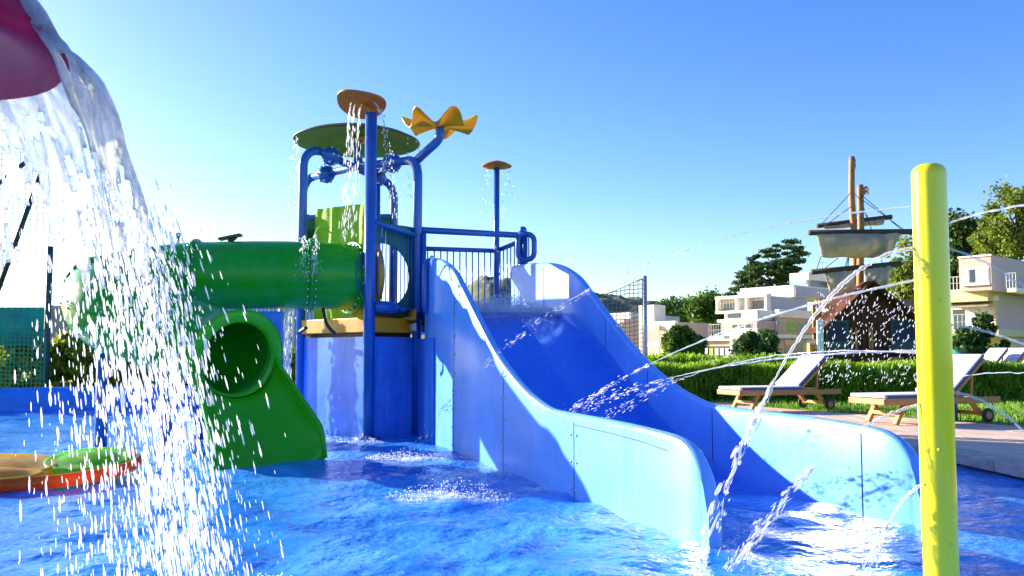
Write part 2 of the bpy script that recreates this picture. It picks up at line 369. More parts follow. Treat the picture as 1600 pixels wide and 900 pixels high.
# raised blue lip round the far and left side of the pool, in moulded segments
lip = thing('pool_edge', (-5, 16.8, 0), 'raised bright blue pool rim curving along the far left side', 'pool edge')
path = cr([(3.0, 15.4, 0), (2.1, 16.25, 0), (0, 16.65, 0), (-5, 16.85, 0), (-8.2, 16.55, 0), (-9.45, 15.75, 0), (-10.05, 14.5, 0), (-10.25, 12, 0), (-10.25, 8, 0), (-10.25, 3, 0)], 6)
prof = [(-.02, -.3), (-.02, .34), (.03, .40), (.10, .42), (.34, .42), (.40, .39), (.43, .33), (.43, -.1)]
def lip_ring(i):
    t = (path[min(i+1, len(path)-1)]-path[max(i-1, 0)]).normalized(); nrm = Vector((t.y, -t.x, 0))
    return [path[i]+nrm*a+Vector((0, 0, z)) for a, z in prof]
for i0 in range(0, len(path)-1, 6):
    mb = MB(); R = [lip_ring(i) for i in range(i0, min(i0+7, len(path)))]
    m_ = len(prof); mb.add([p for r in R for p in r], [(i*m_+k, i*m_+k+1, (i+1)*m_+k+1, (i+1)*m_+k) for i in range(len(R)-1) for k in range(m_-1)])
    autosmooth(mb.build('rim_segment', 'pool_lip', lip), 50)

# deck on the right: sub-base, slabs as pieces, coping along the pool
DECK = [(4.35, -4), (4.32, 6.0), (4.22, 8.0), (3.9, 11), (3.6, 13.5), (3.35, 15.0), (4.2, 15.75), (5.4, 13.4), (6.9, 10.6), (8.3, 9.3), (12, 8.0), (12, -4)]
mb = MB(); mb.prism([(x, y, -.3) for x, y in DECK], (0, 0, DZ-.008+.3)); deck = tag(mb.build('deck', 'joint'), kind='structure')
def inside(poly, x, y):
    c = False; j = len(poly)-1
    for i in range(len(poly)):
        if (poly[i][1] > y) != (poly[j][1] > y) and x < (poly[j][0]-poly[i][0])*(y-poly[i][1])/(poly[j][1]-poly[i][1])+poly[i][0]: c = not c
        j = i
    return c
def clip_poly(sub, a, b):
    """keep the part of polygon sub left of line a->b"""
    out = []
    f = lambda p: (b[0]-a[0])*(p[1]-a[1])-(b[1]-a[1])*(p[0]-a[0])
    for i in range(len(sub)):
        p, q = sub[i], sub[(i+1) % len(sub)]; fp, fq = f(p), f(q)
        if fp >= 0: out.append(p)
        if fp*fq < 0: k = fp/(fp-fq); out.append((p[0]+(q[0]-p[0])*k, p[1]+(q[1]-p[1])*k))
    return out
rz = R_(-4); cx, sx = math.cos(rz), math.sin(rz)
for i in range(-2, 22):
    for j in range(0, 17):
        u0, v0 = 3.2+i*.62+(.31 if j % 2 else 0), 3.6+j*.78; g2 = .006
        q = [(u0+g2, v0+g2), (u0+.62-g2, v0+g2), (u0+.62-g2, v0+.78-g2), (u0+g2, v0+.78-g2)]
        q = [(cx*a-sx*b, sx*a+cx*b) for a, b in q]
        lims = [((4.70, -4), (4.66, 6.0)), ((4.66, 6.0), (4.56, 8.0)), ((4.56, 8.0), (4.24, 11)), ((4.24, 11), (3.6, 15.1)), ((4.18, 15.72), (5.38, 13.38)), ((5.38, 13.38), (6.88, 10.58)), ((6.88, 10.58), (8.28, 9.28)), ((8.28, 9.28), (11.9, 7.98))]
        cyq = sum(p[1] for p in q)/4
        for grp in (lims[:4], lims[4:]):
            segs = [(a, b) for a, b in grp if min(a[1], b[1])-.45 <= cyq <= max(a[1], b[1])+.45]
            if not segs and grp is lims[4:] or not q: continue
            if len(segs) > 1 and grp is not lims[:4]: segs = sorted(segs, key=lambda ab: abs((ab[0][1]+ab[1][1])/2-cyq))[:1]
            for a, b in segs:
                if q: q = clip_poly(q, b, a)
        if len(q) < 3 or max(p[0] for p in q) > 11.5: continue
        # drop slivers
        A = abs(sum(q[k][0]*q[(k+1) % len(q)][1]-q[(k+1) % len(q)][0]*q[k][1] for k in range(len(q))))/2
        if A < .01: continue
        cxm = sum(p[0] for p in q)/len(q); cym = sum(p[1] for p in q)/len(q)
        h = random.uniform(-.0015, .0015)
        mb = MB(); mb.prism([(x, y, DZ-.03) for x, y in q], (0, 0, .03+h)); mb.build('paver', 'paver', deck)
edge = [(4.30, -4), (4.27, 6.0), (4.17, 8.0), (3.85, 11), (3.55, 13.5), (3.30, 15.0)]
for k in range(len(edge)-1):
    a, b = Vector((*edge[k], 0)), Vector((*edge[k+1], 0)); L = (b-a).length; nn = max(1, round(L/.8)); d = (b-a)/L; nr = Vector((d.y, -d.x, 0))
    for j in range(nn):
        p, q = a+d*(L*j/nn+.005), a+d*(L*(j+1)/nn-.005)
        mb = MB(); mb.prism([p+Vector((0, 0, .035)), q+Vector((0, 0, .035)), q+nr*.34+Vector((0, 0, .035)), p+nr*.34+Vector((0, 0, .035))], (0, 0, DZ-.035+.006)); mb.build('coping_stone', 'coping', deck, bevel=.008)

# lawn behind the deck
mb = MB(); mb.add([(4.0, 15.4, DZ-.014), (5.4, 13.2, DZ-.014), (6.9, 10.4, DZ-.014), (8.3, 9.1, DZ-.014), (12, 7.8, DZ-.014), (40, 7.8, DZ-.014), (40, 34, DZ-.014), (1.5, 34, DZ-.014), (1.5, 17, DZ-.014)], [tuple(range(9))])
tag(mb.build('lawn', 'lawn'), kind='structure')
N = 16000
gx = rng.uniform(3.5, 15, N*3); gy = rng.uniform(9, 17.5, N*3)
ok = (gy > 7+.0*gx) & ((gy-15.75)*(6.9-4.2) > (gx-4.2)*(10.6-15.75)+.1) & ((gx < 6.9) | (gy > 11-.55*(gx-6.9)))
gx, gy = gx[ok][:N], gy[ok][:N]; n = len(gx); hgt = rng.uniform(.015, .045, (n, 1)); a = rng.uniform(0, math.pi, n)
C = np.stack([gx, gy, DZ-.014+hgt[:, 0]*.9], 1); U = np.stack([np.cos(a), np.sin(a), np.zeros(n)], 1)*.006; V = np.stack([rng.normal(0, .35, n), rng.normal(0, .35, n), np.ones(n)], 1)*hgt
lg = quads_mesh('lawn_grass', C, U, V, 'grass_blade'); tag(lg, 'short green lawn grass behind the wooden loungers', 'grass', kind='stuff')

# far hills
def hill(name, px0, px1, Y, tops, m, seed, depth):
    nx, ny = 160, 26; vs = []; fs = []
    for j in range(ny):
        for i in range(nx):
            px = px0+(px1-px0)*i/(nx-1); v = j/(ny-1); top = interp(px, tops); p = at(px, top, Y)
            z = DZ-.1+(p.z-DZ)*math.sin(v*math.pi*.5)**.8
            x = (px-800)*Y/F; y = Y-depth*.5+depth*.5*v
            q = Vector((x*.08, y*.08, seed)); z += (noise.noise(q*2)*.5+noise.noise(q*7)*.28+noise.noise(q*17)*.16)*p.z*.16*v
            vs.append((x*(y/Y), y, z))
    for j in range(ny-1):
        for i in range(nx-1): fs.append((j*nx+i, j*nx+i+1, (j+1)*nx+i+1, (j+1)*nx+i))
    mb = MB(); mb.add(vs, fs); tag(mb.build(name, m, None, True), kind='structure')
hill('hill', 560, 1180, 260, [(560, 540), (700, 470), (770, 436), (860, 455), (950, 464), (1040, 478), (1180, 500)], 'hill_wood', 3.1, 160)
hill('far_ridge', -300, 640, 420, [(-300, 505), (0, 515), (250, 520), (450, 528), (640, 535)], 'hill_wood', 8.3, 200)

# ------------------------------------------------------------------ wide slide
CREST = [(0, .2), (.05, .36), (.1, .45), (.2, .53), (.37, .578), (1.2, .61), (2.15, .622), (2.6, .70), (2.95, .81), (3.5, 1.05), (4.1, 1.42), (4.6, 1.75), (5.0, 2.0), (5.5, 2.17), (6.0, 2.25), (7.2, 2.32)]
BED = [(-.2, -.07), (1.2, -.05), (1.9, .03), (2.5, .17), (3.1, .42), (3.7, .76), (4.3, 1.12), (4.8, 1.36), (5.2, 1.49), (5.7, 1.55), (7.4, 1.56)]
def slide_wall(name, s0, s1, t1, parent, flip):
    ts = [0, .02, .05, .08, .12, .17, .23, .3, .4]+[.4+.1*k for k in range(1, int((t1-.4)/.1)+1)]
    if ts[-1] < t1-.02: ts.append(t1)
    sec = 7; mb = MB(); vs = []; wd = s1-s0
    for t in ts:
        z = interp(t, CREST)
        if t1 < 6.5 and t > t1-.25: z -= .16*((t-t1+.25)/.25)**2
        r = .035
        pr = [(s0, -.45), (s0, z-r)]+[(s0+r-r*math.cos(a), z-r+r*math.sin(a)) for a in (R_(45), R_(80))]+[(s1-r+r*math.cos(a), z-r+r*math.sin(a)) for a in (R_(80), R_(45))]+[(s1, z-r), (s1, -.45)]
        vs += [W(t, s, zz) for s, zz in pr]
    m_ = 8; fs = [(i*m_+k, i*m_+(k+1) % m_, (i+1)*m_+(k+1) % m_, (i+1)*m_+k) for i in range(len(ts)-1) for k in range(m_)]
    fs += [tuple(range(m_)), tuple(range((len(ts)-1)*m_, len(ts)*m_))]
    mb.add(vs, fs); return autosmooth(mb.build(name, 'slide_blue', parent), 40)
ws = thing('wide_slide', W(3, .7, 0), 'wide blue water slide with high curved sidewalls running into the pool', 'slide')
wl = slide_wall('side_wall', -.055, .03, 6.2, ws, 0); tag(wl, 'near sidewall with sunlit pale outer face')
wr = slide_wall('side_wall', SW, SW+.09, 7.15, ws, 1)
# bed with a low centre ridge
mb = MB(); ts = [-.2+.08*k for k in range(96)]; ss = [0.002, .05, .12, .3, .45, .6, .68, .72, .76, .84, 1.0, 1.2, 1.33, 1.40, SW-.002]
for t in ts:
    for s in ss:
        z = interp(t, BED); z += .05*max(0, 1-abs(s-.72)/.1)*(1 if t < 6 else 0); e = min(s, SW-s); z += .06*max(0, 1-e/.12)**2
        mb.v.append(tuple(W(t, s, z)))
k_ = len(ss); mb.f = [(i*k_+j, i*k_+j+1, (i+1)*k_+j+1, (i+1)*k_+j) for i in range(len(ts)-1) for j in range(k_-1)]
mb.build('slide_bed', 'slide_bed_blue', ws, True)
def seam(pts, off, parent, wd=.006):
    mb = MB()
    for a, b in zip(pts[:-1], pts[1:]): mb.bar(W(a[0], off, a[1]), W(b[0], off, b[1]), wd, wd)
    mb.build('panel_joint', 'dark_metal', parent)
seam([(1.75, -.1), (1.75, .50), (1.75, .555)], -.0555, wl); seam([(1.75, .535), (1.2, .525), (.75, .51), (.42, .485)], -.0555, wl)
seam([(.48, -.1), (.48, .535)], SW-.0005, wr); seam([(5.95, 1.56), (5.95, 2.2)], SW-.0005, wr); seam([(4.2, 1.1), (4.2, 1.44)], SW-.0005, wr)
seam([(4.9, -.1), (4.9, 1.2), (4.9, 1.88)], -.0555, wl); seam([(3.3, -.1), (3.3, .5), (3.3, .92)], -.0555, wl); seam([(2.2, .05), (2.2, .58)], SW-.0005, wr); seam([(3.3, .5), (3.3, .9)], SW-.0005, wr)
bm_ = MB()
for tj in (1.75, 3.3, 4.9):
    for q_ in range(9):
        z_ = .06+q_*.2
        if z_ < interp(tj, CREST)-.08:
            for dt in (-.05, .05): bm_.ball(W(tj+dt, -.0565, z_), .011, 5)
tag(bm_.build('flange_bolts', 'bolt', wl, True), kind='stuff')
for t, s in ((6.05, -.012), (4.0, SW+.045)):   # bolts on the crests
    mb = MB(); mb.ball(W(t, s, interp(t, CREST)+.003), .03, 6); mb.build('cap_bolt', 'bolt', wl if s < .5 else wr, True)

# ------------------------------------------------------------------ play tower
B_ = Vector((-1.80, 10.5, 0)); P1 = Vector((-2.92, 11.5, 0)); P3 = Vector((-1.26, 11.0, 0)); P2 = Vector((-3.32, 13.1, 0)); P4 = Vector((-1.86, 13.0, 0))
def zt(px, py, Y): return at(px, py, Y).z
tw = thing('play_tower', (-2.2, 11.6, 0), 'blue post play tower with orange platform, green panels and olive roof disc', 'play tower')
H1, H3, H2, H4 = zt(485, 231, 11.5), zt(655, 246, 11), zt(472, 280, 13.1), zt(622, 288, 13)
CROSS = at(560, 262, 12.2)
def post(P, H, to, parent):
    P = Vector(P); d = (Vector((to.x, to.y, 0))-P).normalized(); top = P+Vector((0, 0, H)); r = .25
    arc = [top+Vector((0, 0, -r))+d*(r-r*math.cos(a))+Vector((0, 0, r*math.sin(a))) for a in [R_(x) for x in range(0, 91, 15)]]
    MB().tube([P+Vector((0, 0, -.5))]+arc, .062, 16).build('post', 'pipe_blue', parent, True)
    return arc[-1]
tops = [post(P, H, CROSS, tw) for P, H in ((P1, H1), (P3, H3), (P2, H2), (P4, H4))]
def clamp(p, d, parent):
    d = Vector(d).normalized(); q = d.to_track_quat('Z', 'Y').to_matrix()
    o = MB().lathe(p, [(.01, -.14), (.075, -.135), (.08, -.10), (.12, -.07), (.135, -.02), (.135, .02), (.12, .07), (.08, .10), (.075, .135), (.01, .14)], 18, q).build('joint_clamp', 'pipe_blue', parent, True)
    mb = MB()
    for a in range(6):
        aa = a*math.pi/3; mb.ball(Vector(p)+q @ Vector((.125*math.cos(aa), .125*math.sin(aa), .045)), .022, 6); mb.ball(Vector(p)+q @ Vector((.125*math.cos(aa), .125*math.sin(aa), -.045)), .022, 6)
    tag(mb.build('bolts', 'bolt', o, True), kind='stuff')
for k, (a, b) in enumerate(((tops[0], tops[3]), (tops[2], tops[1]))):
    c = CROSS.copy(); 
    MB().tube([a-(b-a).normalized()*.02, c+Vector((0, 0, .02 if k else -.02)), b+(b-a).normalized()*.02], .056, 14).build('cross_beam', 'pipe_blue', tw, True)
    for p, f in ((a, .30), (b, .30)): clamp(p+(c-p)*f, c-p, tw)
# short hanging brace below the far right joint
pj = tops[3]+(CROSS-tops[3])*.30
MB().tube([pj+Vector((0, 0, -.08)), pj+Vector((0, .1, -1.2)), pj+Vector((0, .1, -2.2))], .05, 12).build('post', 'pipe_blue', tw, True)
pj3 = tops[1]+(CROSS-tops[1])*.30
MB().tube([pj3, pj+Vector((.02, 0, .02))], .045, 12).build('brace', 'pipe_blue', tw, True)
# roof disc on its centre post
rc = at(558, 222, 12.2); RR = 98*12.2/F
MB().tube([CROSS, rc+Vector((0, 0, .02))], .07, 14).build('roof_post', 'pipe_blue', tw, True)
mb = MB(); prof = [(.001, .20), (RR*.3, .185), (RR*.6, .14), (RR*.85, .07), (RR, .005), (RR+.008, -.012), (RR-.01, -.02), (RR*.85, .02), (RR*.6, .05), (RR*.3, .065), (.001, .07)]
mb.lathe(rc, prof, 56); rd = mb.build('roof_disc', 'disc_olive', tw, True)
MB().tube([rc+Vector((RR*math.cos(a), RR*math.sin(a), -.008)) for a in [2*math.pi*k/48 for k in range(49)]], .012, 6, False).build('rim', 'rim_brown', rd, True)
MB().lathe(rc+Vector((.12, 0, .03)), [(.001, -.02), (.16, -.02), (.18, 0), (.16, .03), (.001, .03)], 20).build('hub_plate', 'orange', rd, True)

# platform, walls
PF = [P1, B_, P3, P4, P2]
def grow(pts, k):
    c = sum(pts, Vector())/len(pts); return [p+(p-c).normalized()*k for p in pts]
zf1, zf0 = 1.53, 1.34
mb = MB(); mb.prism([p+Vector((0, 0, zf0)) for p in grow(PF, .03)], (0, 0, zf1-zf0)); mb.build('platform', 'orange', tw, bevel=.012)
mb = MB(); mb.prism([p+Vector((0, 0, 1.285)) for p in grow(PF, -.12)], (0, 0, .055)); mb.build('platform_joist', 'rim_brown', tw)
pw = grow(PF, -.02)
for i in range(5):
    a, b = pw[i], pw[(i+1) % 5]; n_ = Vector((b.y-a.y, a.x-b.x, 0)).normalized()
    mb = MB(); mb.prism([a+Vector((0, 0, -.5)), b+Vector((0, 0, -.5)), b+Vector((0, 0, 1.285)), a+Vector((0, 0, 1.285))], -n_*.06); mb.build('wall_panel', 'tower_blue', tw)
# panel joining tower and slide, slide landing deck
q0, q1 = P3+Vector((.02, -.05, 0)), W(5.7, -.075, 0)
mb = MB(); mb.prism([q0+Vector((0, 0, -.5)), q1+Vector((0, 0, -.5)), q1+Vector((0, 0, 1.26)), q0+Vector((0, 0, 1.26))], (.03, .06, 0)); mb.build('wall_panel', 'tower_blue', tw)
LD = [P3+Vector((0, .02, 0)), W(6.25, -.16, 0), W(7.15, -.1, 0), W(7.2, SW+.1, 0), W(8.6, SW+.1, 0), W(8.6, -.2, 0), P4+Vector((.1, 0, 0))]
mb = MB(); mb.prism([p+Vector((0, 0, 1.49)) for p in LD], (0, 0, .14)); mb.build('landing', 'orange', tw, bevel=.01)
mb = MB(); mb.prism([p+Vector((0, 0, 1.36)) for p in grow(LD, -.03)], (0, 0, .10)); mb.build('landing_beam', 'frame_white', tw)
for t, s in ((8.4, .1), (8.4, SW), (7.3, SW)):
    p = W(t, s, 0); MB().tube([p+Vector((0, 0, -.5)), p+Vector((0, 0, 1.36))], .06, 12).build('landing_leg', 'pipe_blue', tw, True)
# green fabric sheet behind the tube mouth, hung between two posts: wavy cloth
a, b = P1+(B_-P1)*.06, P1+(B_-P1)*.95; nn = Vector((B_.y-P1.y, P1.x-B_.x, 0)).normalized()
def cloth(a, b, za, zb, z0, name, m, parent, amp, nx=60, nz=14, seed=0):
    mb = MB()
    for j in range(nz+1):
        for i in range(nx+1):
            u, v = i/nx, j/nz; p = a.lerp(b, u); z = z0+(za+(zb-za)*u-z0)*v
            off = amp*(math.sin(u*40+seed+2*math.sin(v*3))*.5+noise.noise(Vector((u*9, v*4, seed)))*1.2)
            mb.v.append(tuple(p+nn*off+Vector((0, 0, z))))
    mb.f = [(j*(nx+1)+i, j*(nx+1)+i+1, (j+1)*(nx+1)+i+1, (j+1)*(nx+1)+i) for j in range(nz) for i in range(nx)]
    return mb.build(name, m, parent, True)
inw = -nn*0 + Vector((.10, .12, 0))
cl = cloth(a+inw, b+inw, zt(485, 328, 11.6), zt(578, 314, 10.6), zf1, 'fabric_panel', 'fabric_green', tw, .02)
# board with round opening on the shaded side and blue bar railing in front of it
def board_hole(A, Bq, z0, z1, hc, hr, name, m, parent, thick=.03, n=40):
    """board in the vertical plane A-Bq with a circular hole; hc=(u metres,z)"""
    L = (Bq-A).length; d = (Bq-A)/L; nrm = Vector((d.y, -d.x, 0)); mb = MB(); K = n
    inner = [(hc[0]+hr*math.cos(2*math.pi*k/K), hc[1]+hr*math.sin(2*math.pi*k/K)) for k in range(K)]
    def outer(k):
        a = 2*math.pi*k/K; c, s = math.cos(a), math.sin(a); t = 1e9
        if c > 1e-6: t = min(t, (L-hc[0])/c)
        if c < -1e-6: t = min(t, -hc[0]/c)
        if s > 1e-6: t = min(t, (z1-hc[1])/s)
        if s < -1e-6: t = min(t, (z0-hc[1])/s)
        return (hc[0]+t*c, hc[1]+t*s)
    out = [outer(k) for k in range(K)]
    def P(uz, off): return A+d*uz[0]+nrm*off+Vector((0, 0, uz[1]))
    vs = [P(p, 0) for p in inner]+[P(p, 0) for p in out]+[P(p, -thick) for p in inner]+[P(p, -thick) for p in out]
    fs = []
    for k in range(K):
        j = (k+1) % K; fs += [(k, j, K+j, K+k), (2*K+k, 3*K+k, 3*K+j, 2*K+j), (k, 2*K+k, 2*K+j, j), (K+k, K+j, 3*K+j, 3*K+k)]
    mb.add(vs, fs); return mb.build(name, m, parent), P
A_ = B_+Vector((.02, .12, 0)); E_ = P3+Vector((-.04, .06, 0)); Lb = (E_-A_).length
bd, PB = board_hole(A_, E_, zf1+.02, zt(645, 352, 10.9), (.16, 2.08), .50 if Lb > .72 else .42, 'round_window_board', 'panel_teal', tw)
# green boards with blue top rails on the back and left sides of the platform; full-height left one put in to shade the slide
for A0, B0, z1_, nm in ((P4+Vector((-.05, -.06, 0)), P2+Vector((.08, -.06, 0)), zt(620, 340, 12.9), 'side_board'), (P2+Vector((.06, -.1, 0)), P1+Vector((.04, .1, 0)), zt(478, 345, 11.8), 'side_board')):
    d0 = (B0-A0).normalized(); mb = MB(); mb.box((0, 0, zf1+.02 if B0.x < -2.5 and A0.x < -2.5 else z1_-.34), ((B0-A0).length, .035, z1_), (A0, d0, Vector((d0.y, -d0.x, 0)))); bo = mb.build(nm, 'panel_green', tw)
    MB().bar(A0+Vector((0, 0, z1_+.03)), B0+Vector((0, 0, z1_+.03)), .06, .06).build('top_rail', 'pipe_blue', bo)
# bar railing between front pole and right post
ra, rb = B_+Vector((.06, -.02, 0)), P3+Vector((-.02, -.06, 0))
za0, za1, zb0, zb1 = zt(588, 347, 10.5), zt(588, 478, 10.5), zt(648, 369, 11), zt(648, 487, 11)
def railing(a, b, zl0, zl1, zr0, zr1, nb, parent, name='railing', rb_=.035, rv=.011, bottom=True):
    r_ = MB().tube([a+Vector((0, 0, zl0)), b+Vector((0, 0, zr0))], rb_, 10).build(name, 'bar_blue', parent, True)
    if bottom: MB().tube([a+Vector((0, 0, zl1)), b+Vector((0, 0, zr1))], rb_, 10).build('bottom_rail', 'bar_blue', r_, True)
    for k in range(1, nb):
        u = k/nb; p = a.lerp(b, u); MB().tube([p+Vector((0, 0, zl0+(zr0-zl0)*u)), p+Vector((0, 0, zl1+(zr1-zl1)*u))], rv, 6).build('bar', 'bar_blue', r_, True)
    return r_
railing(ra, rb, za0, za1, zb0, zb1, 11, tw, rv=.007)
MB().tube(cr([B_+Vector((.07, -.02, 1.66)), B_+Vector((.2, .02, 1.66)), B_+Vector((.36, .12, 1.65))], 4), [.06, .07, .075, .075, .075, .075, .07, .06, .03], 12).build('grip_knob', 'pipe_blue', tw, True)
# railings round the slide landing
ztop = zt(660, 360, 11.05)
ca = P3+Vector((.05, 0.02, 0)); cb = at(820, 368, 12.3); cb = Vector((cb.x, cb.y, 0)); back = at(776, 392, 12.6); back = Vector((back.x, back.y, 0))
MB().tube([ca+Vector((0, 0, zt(655, 360, 11.05))), cb+Vector((0, 0, zt(820, 368, 12.3)))], .045, 12).build('handrail', 'pipe_blue', tw, True)
railing(ca+Vector((-.1, .9, 0)), back, zt(655, 388, 11.9), 1.62, zt(776, 392, 12.6), 1.62, 12, tw)
rt = at(815, 376, 12.2); railing(back, Vector((rt.x, rt.y, 0)), zt(782, 392, 12.6), 1.62, zt(815, 376, 12.2), 1.62, 7, tw)
def loop_rail(c, d, w_, z0, z1, nb, parent, r=.04):
    c = Vector(c); d = Vector(d).normalized(); k = .10; P = []
    for (sx, zz, a0) in ((w_/2-k, z1-k, 0), (-w_/2+k, z1-k, 90), (-w_/2+k, z0+k, 180), (w_/2-k, z0+k, 270)):
        for a in range(0, 91, 30):
            an = R_(a0+a); P.append(c+d*(sx+k*math.cos(an))+Vector((0, 0, zz+k*math.sin(an))))
    P.append(P[0]); o = MB().tube(P, r, 10, False).build('loop_rail', 'pipe_blue', parent, True)
    for j in range(1, nb):
        x = -w_/2+w_*j/nb; MB().tube([c+d*x+Vector((0, 0, z0+.02)), c+d*x+Vector((0, 0, z1-.02))], .011, 6).build('bar', 'bar_blue', o, True)
    return o
pl = at(678, 445, 10.35); loop_rail((pl.x, 10.35, 0), DP+DU*.6, .30, zt(678, 490, 10.35), zt(678, 408, 10.35), 4, tw)
MB().tube([P3+Vector((.09, -.03, zf1)), P3+Vector((.09, -.03, zt(657, 365, 11)))], .035, 10).build('handrail', 'pipe_blue', tw, True)
pr_ = at(822, 385, 12.0); loop_rail((pr_.x, 12.0, 0), DP*.8+DU*-.5, .24, zt(822, 406, 12), zt(822, 366, 12), 3, tw)
pr2 = at(817, 385, 12.1); MB().tube([Vector((pr2.x, pr2.y, 1.6)), Vector((pr2.x, pr2.y, zt(817, 362, 12.1)))], .07, 12).build('post', 'pipe_blue', tw, True)
MB().ball((pr2.x, pr2.y, zt(817, 362, 12.1)+.02), .06, 8).build('post_cap', 'pipe_blue', tw, True)
# black strap under the platform
MB().tube(cr([at(505, 482, 10.55), at(508, 500, 10.5), at(514, 512, 10.48), at(524, 522, 10.5)], 5), .022, 8).build('strap', 'dark_metal', tw, True)
# pirouette: thin dark brace bars on the platform beside the tube
MB().bar(at(478, 512, 11.0), at(466, 520, 11.3), .05, .03).build('bracket', 'dark_metal', tw)

# leaf sprinkler on the front pole
lf = thing('leaf_sprinkler', B_, 'tall blue pole topped with a tilted orange leaf disc spraying water', 'sprinkler')
ptop = at(588, 178, 10.5); ptop.x = B_.x; ptop.y = B_.y - .02
pb = B_+Vector((0, -.02, 0))
MB().tube([pb+Vector((0, 0, -.5)), Vector((pb.x, pb.y, ptop.z))], .075, 18).build('pole', 'pipe_blue', lf, True)
MB().lathe(pb+Vector((0, 0, -.06)), [(.075, .1), (.16, .09), (.17, .06), (.17, 0), (.1, -.02)], 20).build('base_flange', 'pipe_blue', lf, True)
lc = at(564, 161, 10.45); ax = Matrix.Rotation(R_(5), 3, 'Y') @ Matrix.Rotation(R_(-15), 3, 'X')
mb = MB(); K = 48; vs = []
for lay, dz in ((0, .012), (1, -.012)):
    vs.append(lc+ax @ Vector((0, 0, dz)))
    for k in range(K):
        a = 2*math.pi*k/K; r = .31*(1+.03*math.cos(3*a))*(1+.10*max(0, math.cos(a-2.6))**8); vs.append(lc+ax @ Vector((r*math.cos(a), r*math.sin(a)*1.05, dz+.03*math.cos(2*a)*(r/.31))))
fs = [(0, 1+k, 1+(k+1) % K) for k in range(K)]+[(K+1, K+2+(k+1) % K, K+2+k) for k in range(K)]+[(1+k, K+2+k, K+2+(k+1) % K, 1+(k+1) % K) for k in range(K)]
mb.add(vs, fs); lo = mb.build('leaf_disc', 'leaf_orange', lf); autosmooth(lo, 35)
MB().tube(cr([Vector((pb.x, pb.y, ptop.z-.04)), at(578, 172, 10.47), lc+ax @ Vector((0, 0, -.012))], 5), .03, 10).build('stem', 'leaf_orange', lf, True)

# flower sprinkler on bent arm
fl = thing('flower_sprinkler', (P3.x, P3.y, H3), 'yellow wavy flower dish on a bent blue arm above the tower', 'sprinkler')
fc = at(687, 198, 10.9)
MB().tube(cr([tops[1]+Vector((.12, -.05, -.02)), at(668, 235, 10.95), at(682, 222, 10.92), at(687, 212, 10.9), fc+Vector((0, 0, -.01))], 6), .06, 12).build('arm', 'pipe_blue', fl, True)
mb = MB(); K = 72; NR = 8
for lay in (0, 1):
    for j in range(NR+1):
        for k in range(K):
            a = 2*math.pi*k/K; r = .03+.43*j/NR; r2 = r*(1+.10*math.cos(6*a)*(j/NR)); z = .05*(j/NR)+.10*math.cos(6*a+.4)*(j/NR)**1.3-.012*lay
            mb.v.append(tuple(fc+Vector((r2*math.cos(a), r2*math.sin(a), z))))
S_ = (NR+1)*K
for lay in (0, 1):
    for j in range(NR):
        for k in range(K): mb.f.append((lay*S_+j*K+k, lay*S_+j*K+(k+1) % K, lay*S_+(j+1)*K+(k+1) % K, lay*S_+(j+1)*K+k))
for k in range(K): mb.f.append((NR*K+k, NR*K+(k+1) % K, S_+NR*K+(k+1) % K, S_+NR*K+k))
autosmooth(mb.build('flower_dish', 'flower_yellow', fl), 60)
MB().ball(fc+Vector((0, 0, .03)), .05, 8).build('nozzle', 'bolt', fl, True)

# small disc sprinkler on its pole at the landing
ds = thing('disc_sprinkler', (back.x, back.y, 1.6), 'slim blue pole with small orange disc on top behind the slide', 'sprinkler')
dc = at(776, 259, 12.5)
MB().tube([Vector((dc.x, 12.5, 1.5)), Vector((dc.x, 12.5, dc.z-.02))], .045, 14).build('pole', 'pipe_blue', ds, True)
MB().lathe(dc, [(.001, .075), (.06, .07), (.16, .035), (.225, 0), (.23, -.012), (.15, -.02), (.05, -.03), (.001, -.03)], 36).build('disc', 'leaf_orange', ds, True)

# ------------------------------------------------------------------ green tube slide
ts_ = thing('tube_slide', (-3.6, 10.4, 0), 'green enclosed tube slide curling down beside the tower to an open chute', 'slide')
TR = .43; Lc = Vector((-4.02, 9.76, 0)); LR = .70
pts = [(-1.98, 10.98, 2.06), (-2.35, 10.72, 2.07), (-2.85, 10.56, 2.07), (-3.4, 10.49, 2.06)]
for a, z in ((90, 2.04), (117, 2.0), (144, 1.93), (171, 1.83), (198, 1.71), (225, 1.58), (252, 1.45)):
    pts.append((Lc.x+LR*math.cos(R_(a)), Lc.y+LR*math.sin(R_(a)), z))
pts += [(-3.85, 9.07, 1.34), (-3.5, 9.10, 1.22), (-3.2, 9.02, 1.12), (-2.92, 8.76, 1.03)]
tp = cr(pts, 8)
q0_ = (tp[1]-tp[0]).normalized().to_track_quat('Z', 'Y').to_matrix()
MB().lathe(tp[0], [(TR-.06, -.05), (TR+.11, -.05), (TR+.12, -.03), (TR+.12, .03), (TR-.06, .03)], 40, q0_).build('entry_ring', 'orange', ts_, True)
tb = MB().tube(tp, TR, 36, False).build('tube', 'tube_green', ts_, True)
md = tb.modifiers.new('thickness', 'SOLIDIFY'); md.thickness = .03; md.offset = -1
def ring(i, r0, wd, name, parent, m='tube_green'):
    p = tp[i]; t = (tp[min(i+1, len(tp)-1)]-tp[max(i-1, 0)]).normalized(); q = t.to_track_quat('Z', 'Y').to_matrix()
    return MB().lathe(p, [(r0, -wd), (r0+.05, -wd), (r0+.055, -wd+.008), (r0+.055, wd-.008), (r0+.05, wd), (r0, wd)], 40, q).build(name, m, parent, True), p, q
bolts = MB()
